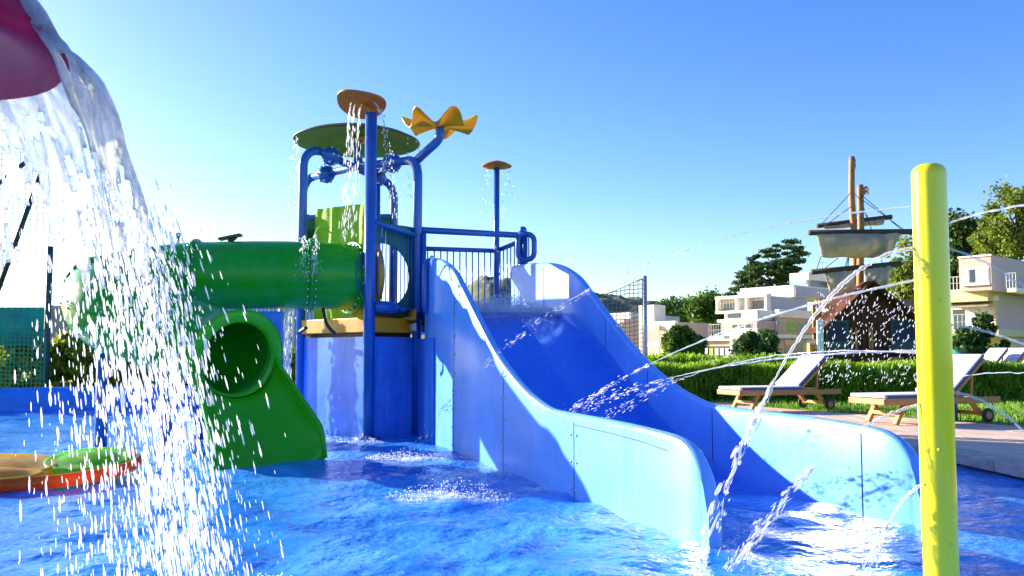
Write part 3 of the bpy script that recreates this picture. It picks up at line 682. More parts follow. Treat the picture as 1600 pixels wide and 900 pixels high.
for i in (3, 12, 31, 62, 88):
    o, p, q = ring(i, TR-.01, .022, 'flange', ts_); autosmooth(o, 40)
    for k in range(26):
        a = 2*math.pi*k/26
        for dz in (-.045, .045): bolts.ball(p+q @ Vector(((TR+.008)*math.cos(a), (TR+.008)*math.sin(a), dz)), .016, 5)
# lengthwise seam ridge and its bolt pairs on the side towards the pool
sm = []
for i in range(0, len(tp)-20):
    t = (tp[i+1]-tp[max(i-1, 0)]).normalized(); side = t.cross(Vector((0, 0, 1))).normalized(); side = side
    sm.append(tp[i]+side*(TR+.004)*math.cos(.02)+Vector((0, 0, .02)))
    if i % 4 == 1:
        for dz in (-.03, .045): bolts.ball(tp[i]+side*(TR+.006)+Vector((0, 0, .02+dz)), .016, 5)
MB().tube(sm, .012, 6).build('seam', 'tube_green', tb, True)
tag(bolts.build('bolts', 'bolt', ts_, True), kind='stuff')
i = len(tp)-1; o, p, q = ring(i, TR-.015, .035, 'mouth_rim', ts_, 'chute_green'); autosmooth(o, 40)
hd = (tp[-1]-tp[-3]).normalized(); hd = Vector((hd.x, hd.y, 0)).normalized(); sd = Vector((-hd.y, hd.x, 0))   # sd points right-hand of... left of heading
# wide collar (flared lip) and open chute
o = MB().lathe(p, [(TR-.02, .02), (TR+.09, .05), (TR+.10, .07), (TR+.06, .09), (TR-.03, .10), (TR-.05, .06)], 40, q).build('mouth_collar', 'chute_green', ts_, True)
hd2 = Vector((.62, -.785, 0)).normalized()
mb = MB(); NQ, NA = 18, 22
for j in range(NQ+1):
    u = j/NQ; h = (hd*(1-u)+hd2*u).normalized(); c = tp[-1]+hd*.06+(hd*.5+hd2*.5)*.84*u; sdl = Vector((-h.y, h.x, 0))
    floor = interp(u, [(0, .60), (.25, .38), (.5, .18), (.75, .03), (1, -.08)]); top = interp(u, [(0, 1.02), (.12, .92), (.5, .62), (.8, .40), (.93, .28), (1, .02)]); hw = interp(u, [(0, .44), (.4, .50), (.75, .54), (1, .56)])
    for k in range(NA+1):
        a = -1+2*k/NA; x = hw*math.sin(a*math.pi/2)*(1 if abs(a) < .8 else 1); zz = floor+(top-floor)*(1-math.cos(a*math.pi/2))**1.1
        mb.v.append(tuple(Vector((c.x, c.y, 0))+sdl*x+Vector((0, 0, zz))))
mb.f = [(j*(NA+1)+k, j*(NA+1)+k+1, (j+1)*(NA+1)+k+1, (j+1)*(NA+1)+k) for j in range(NQ) for k in range(NA)]
ch = mb.build('chute', 'chute_green', ts_, True); md = ch.modifiers.new('thickness', 'SOLIDIFY'); md.thickness = .035; md.offset = 0
for k_ in (0, NA):
    MB().tube([mb.v[j*(NA+1)+k_] for j in range(NQ+1)], .028, 8).build('chute_edge', 'chute_green', ch, True)
# support posts
for (x, y, z) in ((-4.78, 9.75, 1.45), (-3.75, 9.1, .9), (-3.9, 10.46, 1.7)):
    MB().tube([(x, y, -.5), (x, y, z)], .07, 14).build('support_post', 'pipe_blue', ts_, True)
mb = MB(); mb.box((-4.0, 10.44, -.5), (-2.88, 10.52, 1.60)); mb.build('shade_wall', 'tower_blue', ts_, bevel=.02)  # added wall behind the mouth, blocks sun from the wide slide's outer side
for zz in (.35, .95):
    mb = MB(); mb.box((-4.02, 10.41, zz), (-2.86, 10.437, zz+.06)); mb.build('shade_wall_rib', 'pipe_blue', ts_)  # ribs on the added sun-blocking wall
# small lamp-like vent bracket on top of tube
MB().bar(at(343, 374, 10.5), at(377, 367, 10.5), .12, .03).build('vent_cap', 'rim_brown', ts_)
MB().bar(at(358, 378, 10.5), at(368, 370, 10.5), .05, .05).build('vent_base', 'dark_metal', ts_)
pv = at(278, 376, 10.46); MB().tube([pv-Vector((0, 0, .12)), pv+Vector((0, 0, .07))], .022, 8).build('eye_bolt', 'dark_metal', ts_, True)
MB().ball(pv+Vector((0, 0, .07)), .035, 6).build('eye_nut', 'dark_metal', ts_, True)
MB().tube(cr([at(490, 372, 10.3), at(500, 355, 10.4), at(520, 366, 10.45), at(540, 388, 10.5)], 6), .012, 6).build('hose', 'lime', ts_, True)

# ------------------------------------------------------------------ yellow spray post
yp = Vector((1.90, 3.75, 0)); ypt = zt(1456, 257, 3.75)
ys_ = thing('spray_post', yp, 'tall glossy yellow spray post with rounded top at the right', 'spray post')
PRR = .0735
prof = [(PRR, -.6), (PRR, ypt-.06)]+[(PRR-.045+.045*math.cos(R_(a)), ypt-.045+.045*math.sin(R_(a))) for a in range(0, 91, 15)]+[(.001, ypt)]
autosmooth(MB().lathe(yp, prof, 48).build('post_body', 'post_yellow', ys_), 40)

# ------------------------------------------------------------------ water play mushroom at upper left
MC = Vector((-2.18, 2.72, 0)); MR = .62; MZ = 2.13
mf = thing('mushroom_fountain', MC, 'magenta mushroom fountain dome spilling water at the upper left corner', 'fountain')
mb = MB(); mb.lathe(MC+Vector((0, 0, MZ)), [(.001, .34), (.15, .33), (.35, .26), (.52, .14), (.60, .03), (.62, -.02), (.60, -.05), (.5, -.03), (.3, .04), (.08, .08)], 48); mb.build('cap', 'magenta', mf, True)
MB().tube([MC+Vector((0, 0, -.6)), MC+Vector((0, 0, MZ+.1))], .08, 16).build('stem', 'magenta', mf, True)

# ------------------------------------------------------------------ floating mat
fm = thing('pool_float', at(90, 765, 6.7), 'orange rimmed float with green and yellow pads on the water at left', 'float')
fcx, fcy = -3.95, 7.0
rimp = cr([(-4.25, 6.35, .06), (-3.9, 6.45, .05), (-3.5, 6.75, .06), (-3.28, 7.1, .09), (-3.32, 7.45, .12), (-3.5, 7.75, .14)], 8)
MB().tube(rimp, [.036+.016*math.sin(math.pi*min(1, .15+k/len(rimp))) for k in range(len(rimp))], 14).build('rim', 'float_orange', fm, True)
def pad(name, c, rx, ry, z, m, rot, tilt):
    ax = Matrix.Rotation(rot, 3, 'Z') @ Matrix.Rotation(tilt, 3, 'X')
    mb = MB(); pr = [(.001, .10), (.35, .095), (.6, .075), (.8, .05), (.88, .065), (.96, .06), (1, .03), (1, -.02), (.9, -.05), (.001, -.05)]; n = 40; vs = []
    for r, zz in pr:
        for k in range(n): a = 2*math.pi*k/n; vs.append(Vector(c)+ax @ Vector((r*rx*math.cos(a), r*ry*math.sin(a), zz)))
    mb.add(vs, [(i*n+k, i*n+(k+1) % n, (i+1)*n+(k+1) % n, (i+1)*n+k) for i in range(len(pr)-1) for k in range(n)]); return mb.build(name, m, fm, True)
pad('green_pad', (-3.68, 7.32, .1), .36, .42, 0, 'float_green', .2, R_(7)); pad('yellow_pad', (-4.3, 6.95, .08), .52, .48, 0, 'float_yellow', .4, R_(6)); pad('yellow_pad', (-4.05, 6.62, .06), .34, .22, 0, 'float_yellow', .2, R_(5))

# ------------------------------------------------------------------ loungers
def make_lounger(label, group):
    L, Wd, H = 2.0, .66, .30
    r = thing('sun_lounger', (0, 0, 0), label, 'sun lounger', group, local=True)
    for y in (0, Wd-.045):
        MB().box((0, y, H-.035), (L, y+.045, H+.055)).build('side_rail', 'teak', r, bevel=.006)
    MB().box((-.03, 0, H-.03), (-.002, Wd, H+.05)).build('end_rail', 'teak', r, bevel=.005)
    MB().box((L-.07, .047, H-.03), (L-.03, Wd-.047, H+.03)).build('end_rail', 'teak', r)
    for y in (.05, Wd-.11):
        MB().bar((.38, y+.03, H-.02), (.22, y+.03, 0), .05, .07, (0, 1, 0)).build('leg', 'teak', r)
        MB().bar((1.55, y+.03, H-.02), (1.72, y+.03, .10), .045, .07, (0, 1, 0)).build('leg', 'teak', r)
    MB().box((.27, .11, .12), (.31, Wd-.11, .17)).build('stretcher', 'teak', r); MB().box((1.68, .03, .10), (1.74, Wd-.03, .15)).build('stretcher', 'teak', r)
    for y in (-.035, Wd+.0):
        q = Matrix.Rotation(R_(90), 3, 'X'); w_ = MB().lathe((1.74, y+.02, .10), [(.001, -.02), (.085, -.02), (.10, -.012), (.10, .012), (.085, .02), (.001, .02)], 24, q).build('wheel', 'rubber', r); autosmooth(w_)
        MB().lathe((1.74, y+.02, .10), [(.001, -.026), (.05, -.026), (.055, -.02), (.055, .02), (.05, .026), (.001, .026)], 16, q).build('hub', 'teak', w_)
    for k in range(14): MB().box((.02+k*.09, .047, H+.02), (.09+k*.09, Wd-.047, H+.045)).build('slat', 'teak', r)
    # backrest
    pv = Vector((1.2, 0, H+.05)); an = R_(41); dx, dz = math.cos(an), math.sin(an); BL = .78
    for y in (.05, Wd-.09): MB().bar(pv+Vector((0, y+.02, .01)), pv+Vector((BL*dx, y+.02, BL*dz+.01)), .04, .045, (0, 1, 0)).build('backrest_rail', 'teak', r)
    for k in range(8):
        a = pv+Vector(((.04+k*.093)*dx, 0, (.04+k*.093)*dz+.025)); MB().bar(a+Vector((0, .06, 0)), a+Vector((0, Wd-.06, 0)), .018, .07, (-dz, 0, dx)).build('backrest_slat', 'teak', r)
    MB().bar((1.55, .08, H), pv+Vector((.5*dx, .08, .5*dz)), .03, .03).build('prop', 'teak', r); MB().bar((1.55, Wd-.08, H), pv+Vector((.5*dx, Wd-.08, .5*dz)), .03, .03).build('prop', 'teak', r)
    # cushion, seat and back
    c = MB(); c.box((-.01, .01, H+.056), (1.205, Wd-.01, H+.105)); cs = c.build('seat_cushion', 'cushion', r, bevel=.018); autosmooth(cs, 60)
    a = pv+Vector((-dz*.065, 0, .065*dx)); m_ = MB(); m_.prism([a+Vector((-.0, .01, .0)), a+Vector((0, Wd-.01, 0)), a+Vector((BL*dx, Wd-.01, BL*dz)), a+Vector((BL*dx, .01, BL*dz))], (-dz*.05, 0, .05*dx))
    cb_ = m_.build('back_cushion', 'cushion', r, bevel=.018); autosmooth(cb_, 60)
    MB().bar((.04, .006, H+.075), (1.2, .006, H+.075), .012, .034).build('piping', 'cushion_edge', cs)
    MB().bar(a+Vector((-dz*.025, .006, .025*dx)), a+Vector((BL*dx-dz*.025, .006, BL*dz+.025*dx)), .034, .012, (0, 1, 0)).build('piping', 'cushion_edge', cb_)
    return r
lg_ = 'wooden sun loungers by the pool'
l1 = make_lounger('wooden sun lounger with pale cushion in front of the green hedge, raised backrest', lg_)
q = at(1157, 640, 1); 
p = at(1158, 606, 13.6); l1.location = (p.x, 13.6, DZ+.003); l1.rotation_euler.z = R_(19)
l2 = copy_tree(l1); p = at(1384, 622, 11.0); l2.location = (p.x, 11.0, DZ+.003); l2.rotation_euler.z = R_(19); l2['label'] = 'wooden sun lounger with pale cushion half hidden behind the yellow post'
for k, (px, Y, nm) in enumerate(((1510, 25.5, 'left'), (1545, 25.5, 'middle'), (1590, 24.5, 'right'))):
    c = copy_tree(l1); p = at(px, 575, Y); c.location = (p.x, Y, DZ+.22); c.rotation_euler.z = R_(19+3*k)
    c['label'] = {'left': 'small distant lounger beyond the hedge, nearest the teal tarp dome', 'middle': 'small distant lounger beyond the hedge, middle of the far row', 'right': 'small distant lounger beyond the hedge at the right picture edge'}[nm]; c['group'] = 'distant sun loungers on the grass'
mb = MB(); mb.prism([(13, 23, DZ-.05), (22, 23, DZ-.05), (22, 28, DZ-.05), (13, 28, DZ-.05)], (0, 0, .27)); tag(mb.build('grass_terrace', 'lawn'), kind='structure')
mb = MB(); p = at(1487, 641, 11.6); mb.box((p.x-.2, 11.9, DZ), (p.x+.25, 12.2, DZ+.28)); tag(mb.build('storage_box', 'shade_blue', None, bevel=.02), 'small blue box on the lawn behind the second lounger', 'box')
# ------------------------------------------------------------------ hedge of tall grass
def hedge(name, x0, x1, y0, y1, h, n, label, cat, sz=1.0):
    r = thing(name, ((x0+x1)/2, y0, DZ), label, cat); r['kind'] = 'stuff'
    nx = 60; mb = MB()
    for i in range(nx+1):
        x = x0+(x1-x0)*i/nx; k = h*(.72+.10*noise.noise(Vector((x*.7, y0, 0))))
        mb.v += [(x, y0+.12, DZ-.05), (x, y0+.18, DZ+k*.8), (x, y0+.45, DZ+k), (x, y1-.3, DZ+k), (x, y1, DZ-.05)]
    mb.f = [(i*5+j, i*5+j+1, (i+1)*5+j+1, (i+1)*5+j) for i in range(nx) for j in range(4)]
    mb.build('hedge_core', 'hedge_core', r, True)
    x = rng.uniform(x0, x1, n); front = rng.random(n) < .55; y = np.where(front, y0+rng.uniform(-.06, .2, n), rng.uniform(y0, y1, n))
    hz = np.array([1+.16*noise.noise(Vector((a*.7, y0, 0)))+.12*noise.noise(Vector((a*2.9, 3, 0))) for a in x])*h
    z = np.where(front, rng.uniform(.0, .95, n)*hz, hz*rng.uniform(.75, 1.0, n)); L = rng.uniform(.09, .22, n)*sz
    C = np.stack([x, y, DZ+z+.03], 1); a = rng.uniform(0, math.pi, n); U = np.stack([np.cos(a), np.sin(a), rng.normal(0, .2, n)], 1)*(.012*sz)
    V = np.stack([rng.normal(0, .5, n), rng.normal(-.1, .4, n), rng.uniform(.4, 1, n)], 1); V = V/np.linalg.norm(V, axis=1, keepdims=True)*L[:, None]*.5
    tag(quads_mesh('blades', C, U, V, 'grass_blade', r), kind='stuff')
hedge('grass_hedge', 1.9, 17, 17.2, 18.6, .72, 42000, 'long clipped hedge of tall green grass behind the loungers', 'hedge')
hedge('meadow_grass', 2.5, 26, 27.5, 30, .75, 16000, 'sunlit yellow green meadow grass below the white terraced houses', 'grass', 2.2)

# ------------------------------------------------------------------ trees and shrubs
def tree(name, base, label, cat, crown, m, per, size, trunk_r, limbs=(), flat=1.0, group=None, lean=(0, 0), bare=.0):
    """crown: list of (centre, radii) clumps"""
    r = thing(name, base, label, cat, group); base = Vector(base)
    cz = max(c[2] for c, _ in crown); top = Vector((sum(c[0] for c, _ in crown)/len(crown)+lean[0], sum(c[1] for c, _ in crown)/len(crown), base.z+(cz-base.z)*.85))
    tr_ = MB(); path = cr([base-Vector((0, 0, .3)), base.lerp(top, .35)+Vector((trunk_r*.6, 0, 0)), base.lerp(top, .7)-Vector((trunk_r*.5, 0, 0)), top], 4)
    tr_.tube(path, [trunk_r*(1.15-.95*i/(len(path)-1)) for i in range(len(path))], 10)
    sel = crown if len(crown) < 16 else random.sample(crown, 16)
    for c, rd in sel:
        c = Vector(c); k = max(.25, min(.9, (c.z-base.z)/(top.z-base.z+1e-6)-.22)); a = base.lerp(top, k); mid = a.lerp(c, .5)+Vector((0, 0, -.05*(c-a).length))
        tr_.tube([a, mid, c], [trunk_r*.38, trunk_r*.24, trunk_r*.08], 6)
    tr_.build('trunk', 'bark', r, True)
    C, U, V = leaf_arrays(crown, per, size, flat); quads_mesh('crown', C, U, V, m, r); return r
def clumps_px(shape, Y, n, rad, dep, seed, flat=.8):
    """scatter n clumps inside a polygon (pixel outline at depth Y) with depth spread"""
    rg = random.Random(seed); out = []; x0, x1 = min(p[0] for p in shape), max(p[0] for p in shape); y0, y1 = min(p[1] for p in shape), max(p[1] for p in shape)
    while len(out) < n:
        x, y = rg.uniform(x0, x1), rg.uniform(y0, y1)
        if inside(shape, x, y):
            p = at(x, y, Y); r = rad*rg.uniform(.6, 1.25); out.append(((p.x, Y+rg.uniform(-dep, dep), p.z), (r, r, r*flat)))
    return out
def gnd(px, Y, z=DZ): return (at(px, 500, Y).x, Y, z)
pine = [(1250, 378), (1215, 373), (1200, 388), (1175, 400), (1160, 425), (1148, 440), (1146, 462), (1190, 462), (1232, 452), (1240, 425), (1256, 395)]
tree('pine_tree', gnd(1208, 85), 'tall dark windswept pine standing behind the white terraced house', 'tree', clumps_px(pine, 85, 105, .62, 1.8, 1, .32), 'pine_leaf', 190, .12, .42, lean=(1.5, 0))
tree('round_tree', gnd(1110, 95), 'broad green tree on the skyline left of the dark pine', 'tree', clumps_px([(1080, 500), (1085, 480), (1105, 468), (1130, 472), (1142, 500)], 95, 26, 1.2, 2, 2), 'tree_leaf', 420, .15, .3, group='skyline trees')
tree('round_tree', gnd(1052, 110), 'dark round tree on the skyline behind the grey flat roof', 'tree', clumps_px([(1035, 498), (1036, 482), (1055, 475), (1070, 485), (1070, 500)], 110, 14, 1.4, 2, 3), 'dark_leaf', 420, .17, .3, group='skyline trees')
tree('round_tree', gnd(1082, 130), 'pale green tree between the two skyline trees', 'tree', clumps_px([(1062, 500), (1066, 480), (1085, 474), (1096, 500)], 130, 14, 1.6, 2, 4), 'tree_leaf', 400, .19, .3, group='skyline trees')
tree('small_spruce', gnd(1143, 90), 'thin dark conifer tip beside the pine', 'tree', clumps_px([(1130, 480), (1141, 456), (1152, 480)], 90, 8, .6, .8, 5), 'pine_leaf', 140, .18, .15)
tree('birch_tree', gnd(1580, 75), 'tall light green birch above the pink house at the right edge', 'tree', clumps_px([(1532, 400), (1540, 345), (1556, 318), (1580, 296), (1612, 305), (1640, 330), (1650, 400)], 75, 70, 1.0, 2, 6, 1.1), 'birch_leaf', 300, .12, .3)
tree('dark_tree', gnd(1500, 80), 'dark green tree between the yellow post and the birch', 'tree', clumps_px([(1470, 470), (1470, 360), (1490, 336), (1515, 338), (1538, 370), (1540, 420), (1520, 470)], 80, 50, 1.1, 2, 7, 1), 'dark_leaf', 330, .14, .3)
tree('slender_tree', gnd(1415, 60), 'yellow green tree rising behind the ship sails', 'tree', clumps_px([(1392, 462), (1400, 425), (1412, 408), (1425, 380), (1440, 372), (1462, 400), (1465, 470)], 60, 40, .8, 1.5, 8, 1), 'birch_leaf', 320, .10, .2)
def shrub(px, Y, poly, label, m, n=22, rad=.32, dep=.5, seed=1, size=.09, per=170, group=None, name='round_shrub'):
    return tree(name, gnd(px, Y), label, 'shrub', clumps_px(poly, Y, n, rad, dep, seed), m, per, size, .06, group=group)
shrub(1065, 45, [(1044, 556), (1043, 530), (1060, 514), (1078, 518), (1094, 535), (1095, 556)], 'round green shrub in front of the left flat roofed house', 'tree_leaf', 34, .36, .6, 11, .07, 330, group='shrubs by the houses')
shrub(1187, 42, [(1160, 562), (1158, 540), (1170, 525), (1190, 517), (1210, 530), (1216, 548), (1205, 562)], 'dark round shrub before the balcony of the terraced house', 'dark_leaf', 34, .36, .6, 12, .065, 330, group='shrubs by the houses')
shrub(1535, 36, [(1486, 570), (1492, 520), (1520, 505), (1534, 488), (1550, 512), (1580, 535), (1575, 560), (1545, 568)], 'wide conifer shrub in front of the pink house', 'dark_leaf', 46, .32, .6, 13, .055, 330, group='shrubs by the houses')
lb = [(78, [(80, 612), (84, 540), (110, 522), (150, 530), (158, 612)], 'yellow green bush behind the blue rim, just right of the net pole'), (190, [(150, 612), (155, 560), (190, 545), (240, 570), (250, 612)], 'lower sunlit bush behind the blue pool rim under the tube'),
      (30, [(-30, 612), (-25, 520), (20, 505), (60, 525), (66, 612)], 'bush behind the green net at the left edge'), (300, [(250, 612), (255, 585), (300, 575), (345, 590), (350, 612)], 'small bush behind the rim beneath the tube slide')]
for k, (px, poly, lab) in enumerate(lb):
    shrub((poly[0][0]+poly[-1][0])/2, 18.6, poly, lab, 'bush_leaf', 30, .24, .45, 20+k, .05, 240, 'bushes behind the pool rim', 'leafy_bush')
shrub(450, 19, [(395, 640), (398, 560), (430, 545), (470, 545), (474, 640)], 'green bush below the corrugated fence between tube and tower', 'bush_leaf', 26, .25, .4, 31, .05, 240, 'bushes behind the pool rim', 'leafy_bush')

# ------------------------------------------------------------------ houses
FX = Vector((.64, -.77, 0)); SX = Vector((.77, .64, 0))    # direction along the sunlit facade, and along the shaded side
def block(px0, pxc, px1, py0, py1, Y):
    """house volume given by its near corner column pxc, its left and right ends and its top and bottom"""
    c = at(pxc, 500, Y); kc, k0, k1 = pxc-800, px0-800, px1-800
    L = Y*(kc-k0)/(.77*k0+832); Rr = Y*(k1-kc)/(1001-.64*k1)
    return dict(o=Vector((c.x, Y, 0)), L=max(L, .2), R=max(Rr, .2), z0=at(pxc, py1, Y).z, z1=at(pxc, py0, Y).z)
def put(b, name, m, parent, inset=0):
    mb = MB(); mb.box((-b['L']+inset, inset, b['z0']), (-inset, b['R']-inset, b['z1']), (b['o'], FX, SX)); return mb.build(name, m, parent, bevel=.02)
def onleft(b, u0, u1, v0, v1, name, m, parent, out=.05, th=.08):
    """panel on the sunlit face, u from far end to corner, v from bottom to top"""
    z0 = b['z0']+(b['z1']-b['z0'])*v0; z1 = b['z0']+(b['z1']-b['z0'])*v1; mb = MB()
    mb.box((-b['L']*(1-u0), -out, z0), (-b['L']*(1-u1), -out+th, z1), (b['o'], FX, SX)); return mb.build(name, m, parent)
def onright(b, u0, u1, v0, v1, name, m, parent, out=.05, th=.08):
    z0 = b['z0']+(b['z1']-b['z0'])*v0; z1 = b['z0']+(b['z1']-b['z0'])*v1; mb = MB()
    mb.box((out-th, b['R']*u0, z0), (out, b['R']*u1, z1), (b['o'], FX, SX)); return mb.build(name, m, parent)
def window(b, u0, u1, v0, v1, parent, side='l', n=3, glass='window_glass'):
    f = onleft if side == 'l' else onright
    fr = f(b, u0, u1, v0, v1, 'window', 'frame_white', parent, .03)
    for k in range(n):
        a = u0+(u1-u0)*(k+.08)/n; c = u0+(u1-u0)*(k+.92)/n; f(b, a, c, v0+(v1-v0)*.07, v0+(v1-v0)*.93, 'pane', glass if k % 2 == 0 else ('curtain' if glass == 'curtain' else glass), fr, .036, .04)
def brail(b, parent, side='l', h=.9, n=8, u0=0, u1=1):
    """balcony railing along the top edge of a slab"""
    def P(u, z): return (b['o']-FX*b['L']*(1-u)-SX*.02 if side == 'l' else b['o']+SX*b['R']*u+FX*.02)+Vector((0, 0, b['z1']+z))
    r = MB().bar(P(u0, h), P(u1, h), .06, .05).build('balcony_railing', 'rail', parent)
    for k in range(n+1): u = u0+(u1-u0)*k/n; MB().bar(P(u, 0), P(u, h), .04, .04).build('baluster', 'rail', r)
    MB().bar(P(u0, h*.5), P(u1, h*.5), .03, .03).build('mid_rail', 'rail', r)
# house behind the hedge centre: stepped terraces
h2 = thing('terraced_house', gnd(1200, 62), 'white stepped terrace house with balconies below the dark pine', 'house', 'terraced houses')
D = 62
b = block(1095, 1147, 1216, 532, 575, D); put(b, 'lower_block', 'house_beige', h2)
onleft(b, .08, .94, .38, .80, 'balcony_recess', 'window_glass', h2, .03); onleft(b, .08, .94, .80, 1.0, 'recess_wall', 'house_pink', h2, .02)
for u in (.02, .96): onleft(b, u-.03, u+.04, .30, 1.02, 'balcony_frame', 'house_white', h2, .25, .3)
onleft(b, .0, 1.0, .27, .42, 'balcony_frame', 'house_white', h2, .28, .3); onleft(b, -.02, 1.02, 1.0, 1.06, 'balcony_slab', 'house_white', h2, .35, .5)
for k in range(5): onleft(b, .14+.16*k, .25+.16*k, .46, .72, 'hung_cloth', 'curtain' if k != 1 else 'lime', h2, .2, .04)
b = block(1127, 1183, 1262, 500, 532, D+1.5); put(b, 'middle_block', 'house_pink', h2)
b2 = block(1132, 1183, 1188, 512, 527, D+.4); put(b2, 'parapet', 'house_white', h2)
b2 = block(1108, 1130, 1140, 524, 530, D+.8); put(b2, 'balcony_slab', 'house_white', h2); brail(b2, h2, 'l', .85, 6)
window(b, .30, .85, .35, .85, h2, 'l', 3)
b2 = block(1120, 1183, 1188, 497, 502, D+.2); put(b2, 'canopy_slab', 'house_white', h2)
b = block(1132, 1183, 1240, 484, 499, D+2.2); put(b, 'parapet', 'house_white', h2)
b = block(1183, 1184, 1230, 484, 513, D+2.4); put(b, 'stair_block', 'house_pink', h2)
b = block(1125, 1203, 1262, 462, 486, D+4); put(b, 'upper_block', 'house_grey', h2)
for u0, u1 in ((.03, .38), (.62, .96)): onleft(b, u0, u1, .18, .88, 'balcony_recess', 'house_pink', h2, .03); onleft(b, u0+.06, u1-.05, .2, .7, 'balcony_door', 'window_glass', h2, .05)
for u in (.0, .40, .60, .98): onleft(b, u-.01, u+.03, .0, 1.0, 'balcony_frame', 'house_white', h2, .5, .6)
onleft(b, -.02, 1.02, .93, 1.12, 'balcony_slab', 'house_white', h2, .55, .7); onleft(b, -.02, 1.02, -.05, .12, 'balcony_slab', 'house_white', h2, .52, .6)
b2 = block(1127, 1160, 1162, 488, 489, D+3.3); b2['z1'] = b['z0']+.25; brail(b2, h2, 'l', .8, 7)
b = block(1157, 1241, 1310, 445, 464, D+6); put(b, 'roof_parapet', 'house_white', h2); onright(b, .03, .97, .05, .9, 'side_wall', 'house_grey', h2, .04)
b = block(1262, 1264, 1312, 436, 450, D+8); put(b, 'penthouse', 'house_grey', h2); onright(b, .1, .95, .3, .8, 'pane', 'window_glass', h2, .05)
b = block(1235, 1265, 1320, 425, 437, D+7.5); put(b, 'penthouse_roof', 'house_white', h2)
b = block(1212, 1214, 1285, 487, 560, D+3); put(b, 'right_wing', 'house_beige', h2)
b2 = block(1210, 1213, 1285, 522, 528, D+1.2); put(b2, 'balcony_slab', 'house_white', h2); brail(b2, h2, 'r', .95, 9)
onright(b, .22, .40, .58, .82, 'shade_screen', 'lime', h2, .06); 
for u in (.44, .62, .8): onright(b, u, u+.15, .52, .82, 'pane', 'window_glass', h2, .05)
onright(b, -.02, 1.02, .88, 1.05, 'fascia', 'house_white', h2, .3, .4)
onright(b, .15, .55, .05, .40, 'garage_opening', 'window_glass', h2, .03)
b = block(1212, 1214, 1285, 487, 560, D+3)
onright(b, .60, .95, .05, .40, 'garage_door', 'frame_white', h2, .04)
b = block(1132, 1183, 1240, 484, 499, D+2.2); onleft(b, .1, .5, .25, .75, 'pane', 'window_glass', h2, .04)
for px_, y0_, y1_, Y_ in ((1184, 486, 512, D+2.2), (1243, 448, 470, D+5.6), (1216, 490, 555, D+2.8)):
    a_, c_ = at(px_, y0_, Y_), at(px_, y1_, Y_); MB().tube([a_, c_], .05, 8).build('downpipe', 'rail', h2, True)
a_ = at(1285, 426, D+8.5); MB().tube([a_, a_+Vector((0, 0, 1.0))], .025, 6).build('aerial', 'rail', h2); MB().bar(a_+Vector((-.35, 0, .85)), a_+Vector((.35, 0, .85)), .025, .025).build('aerial_bar', 'rail', h2)
# house at centre left behind the net
h1 = thing('flat_roof_house', gnd(1040, 78), 'low white flat roofed house behind the ball net', 'house', 'terraced houses'); D = 78
b = block(998, 1022, 1040, 476, 545, D+4); put(b, 'chimney_block', 'house_white', h1)
b = block(1018, 1025, 1062, 493, 520, D+6); put(b, 'roof_block', 'house_grey', h1)
b = block(1025, 1058, 1112, 503, 560, D+2); put(b, 'main_block', 'house_pink', h1); onleft(b, -.02, 1.02, .80, 1.03, 'parapet', 'house_white', h1, .3, .35); window(b, .1, .7, .35, .7, h1, 'l', 3)
b = block(1031, 1058, 1066, 516, 552, D); put(b, 'bay_block', 'house_beige', h1); onleft(b, .1, .9, .42, .72, 'balcony_recess', 'window_glass', h1, .03)
b = block(1006, 1031, 1046, 535, 541, D-.5); put(b, 'balcony_slab', 'house_white', h1); brail(b, h1, 'l', 1.1, 7)
b = block(1000, 1030, 1044, 508, 560, D+3); put(b, 'left_block', 'house_pink', h1)
hn = thing('beige_house', gnd(960, 90), 'beige house with white balcony bands seen through the ball net', 'house', 'terraced houses'); D = 90
b = block(920, 975, 1020, 498, 560, D); put(b, 'wall', 'house_pink', hn); onleft(b, .3, .95, .72, .92, 'balcony_band', 'house_white', hn, .4, .5); onleft(b, .1, .8, .35, .55, 'balcony_band', 'house_white', hn, .5, .6); onleft(b, .35, .75, .56, .70, 'window', 'window_glass', hn, .03)
b = block(952, 985, 1000, 488, 500, D+4); put(b, 'roof_block', 'house_white', hn)
# pink house at right edge
h3 = thing('pink_house', gnd(1550, 52), 'pale pink two storey house with strip window and awning at the right edge', 'house', 'terraced houses'); D = 52
b = block(1501, 1552, 1680, 398, 453, D); put(b, 'upper_block', 'house_pink', h3)
fr = onleft(b, .10, .93, .20, .66, 'window', 'frame_white', h3, .03)
for k in range(4): onleft(b, .13+.20*k, .30+.20*k, .24, .62, 'pane', 'curtain' if k != 1 else 'window_glass', fr, .045, .04)
onleft(b, .08, .95, .15, .19, 'window_sill', 'frame_white', h3, .15, .2); onleft(b, -.02, 1.02, .97, 1.02, 'roof_edge', 'house_white', h3, .08, .1)
b2 = block(1575, 1590, 1690, 449, 456, D-1.5); put(b2, 'terrace_slab', 'house_white', h3); brail(b2, h3, 'r', .9, 8); brail(b2, h3, 'l', .9, 3)
b = block(1470, 1545, 1700, 453, 470, D+1.2); put(b, 'middle_slab', 'house_beige', h3)
b2 = block(1470, 1503, 1510, 452, 458, D+3.5); put(b2, 'terrace_slab', 'house_white', h3); brail(b2, h3, 'l', .85, 6)
b = block(1440, 1556, 1700, 466, 530, D+2); put(b, 'lower_block', 'house_pink', h3); onleft(b, .42, .97, .1, .8, 'glazed_door', 'frame_white', h3, .03)
for k in range(3): onleft(b, .44+.18*k, .60+.18*k, .12, .76, 'pane', 'curtain' if k else 'window_glass', h3, .05, .03)
mb = MB(); aw = [b['o']-FX*b['L']*.62+Vector((0, 0, b['z0']+(b['z1']-b['z0'])*.92)), b['o']+Vector((0, 0, b['z0']+(b['z1']-b['z0'])*.92))]
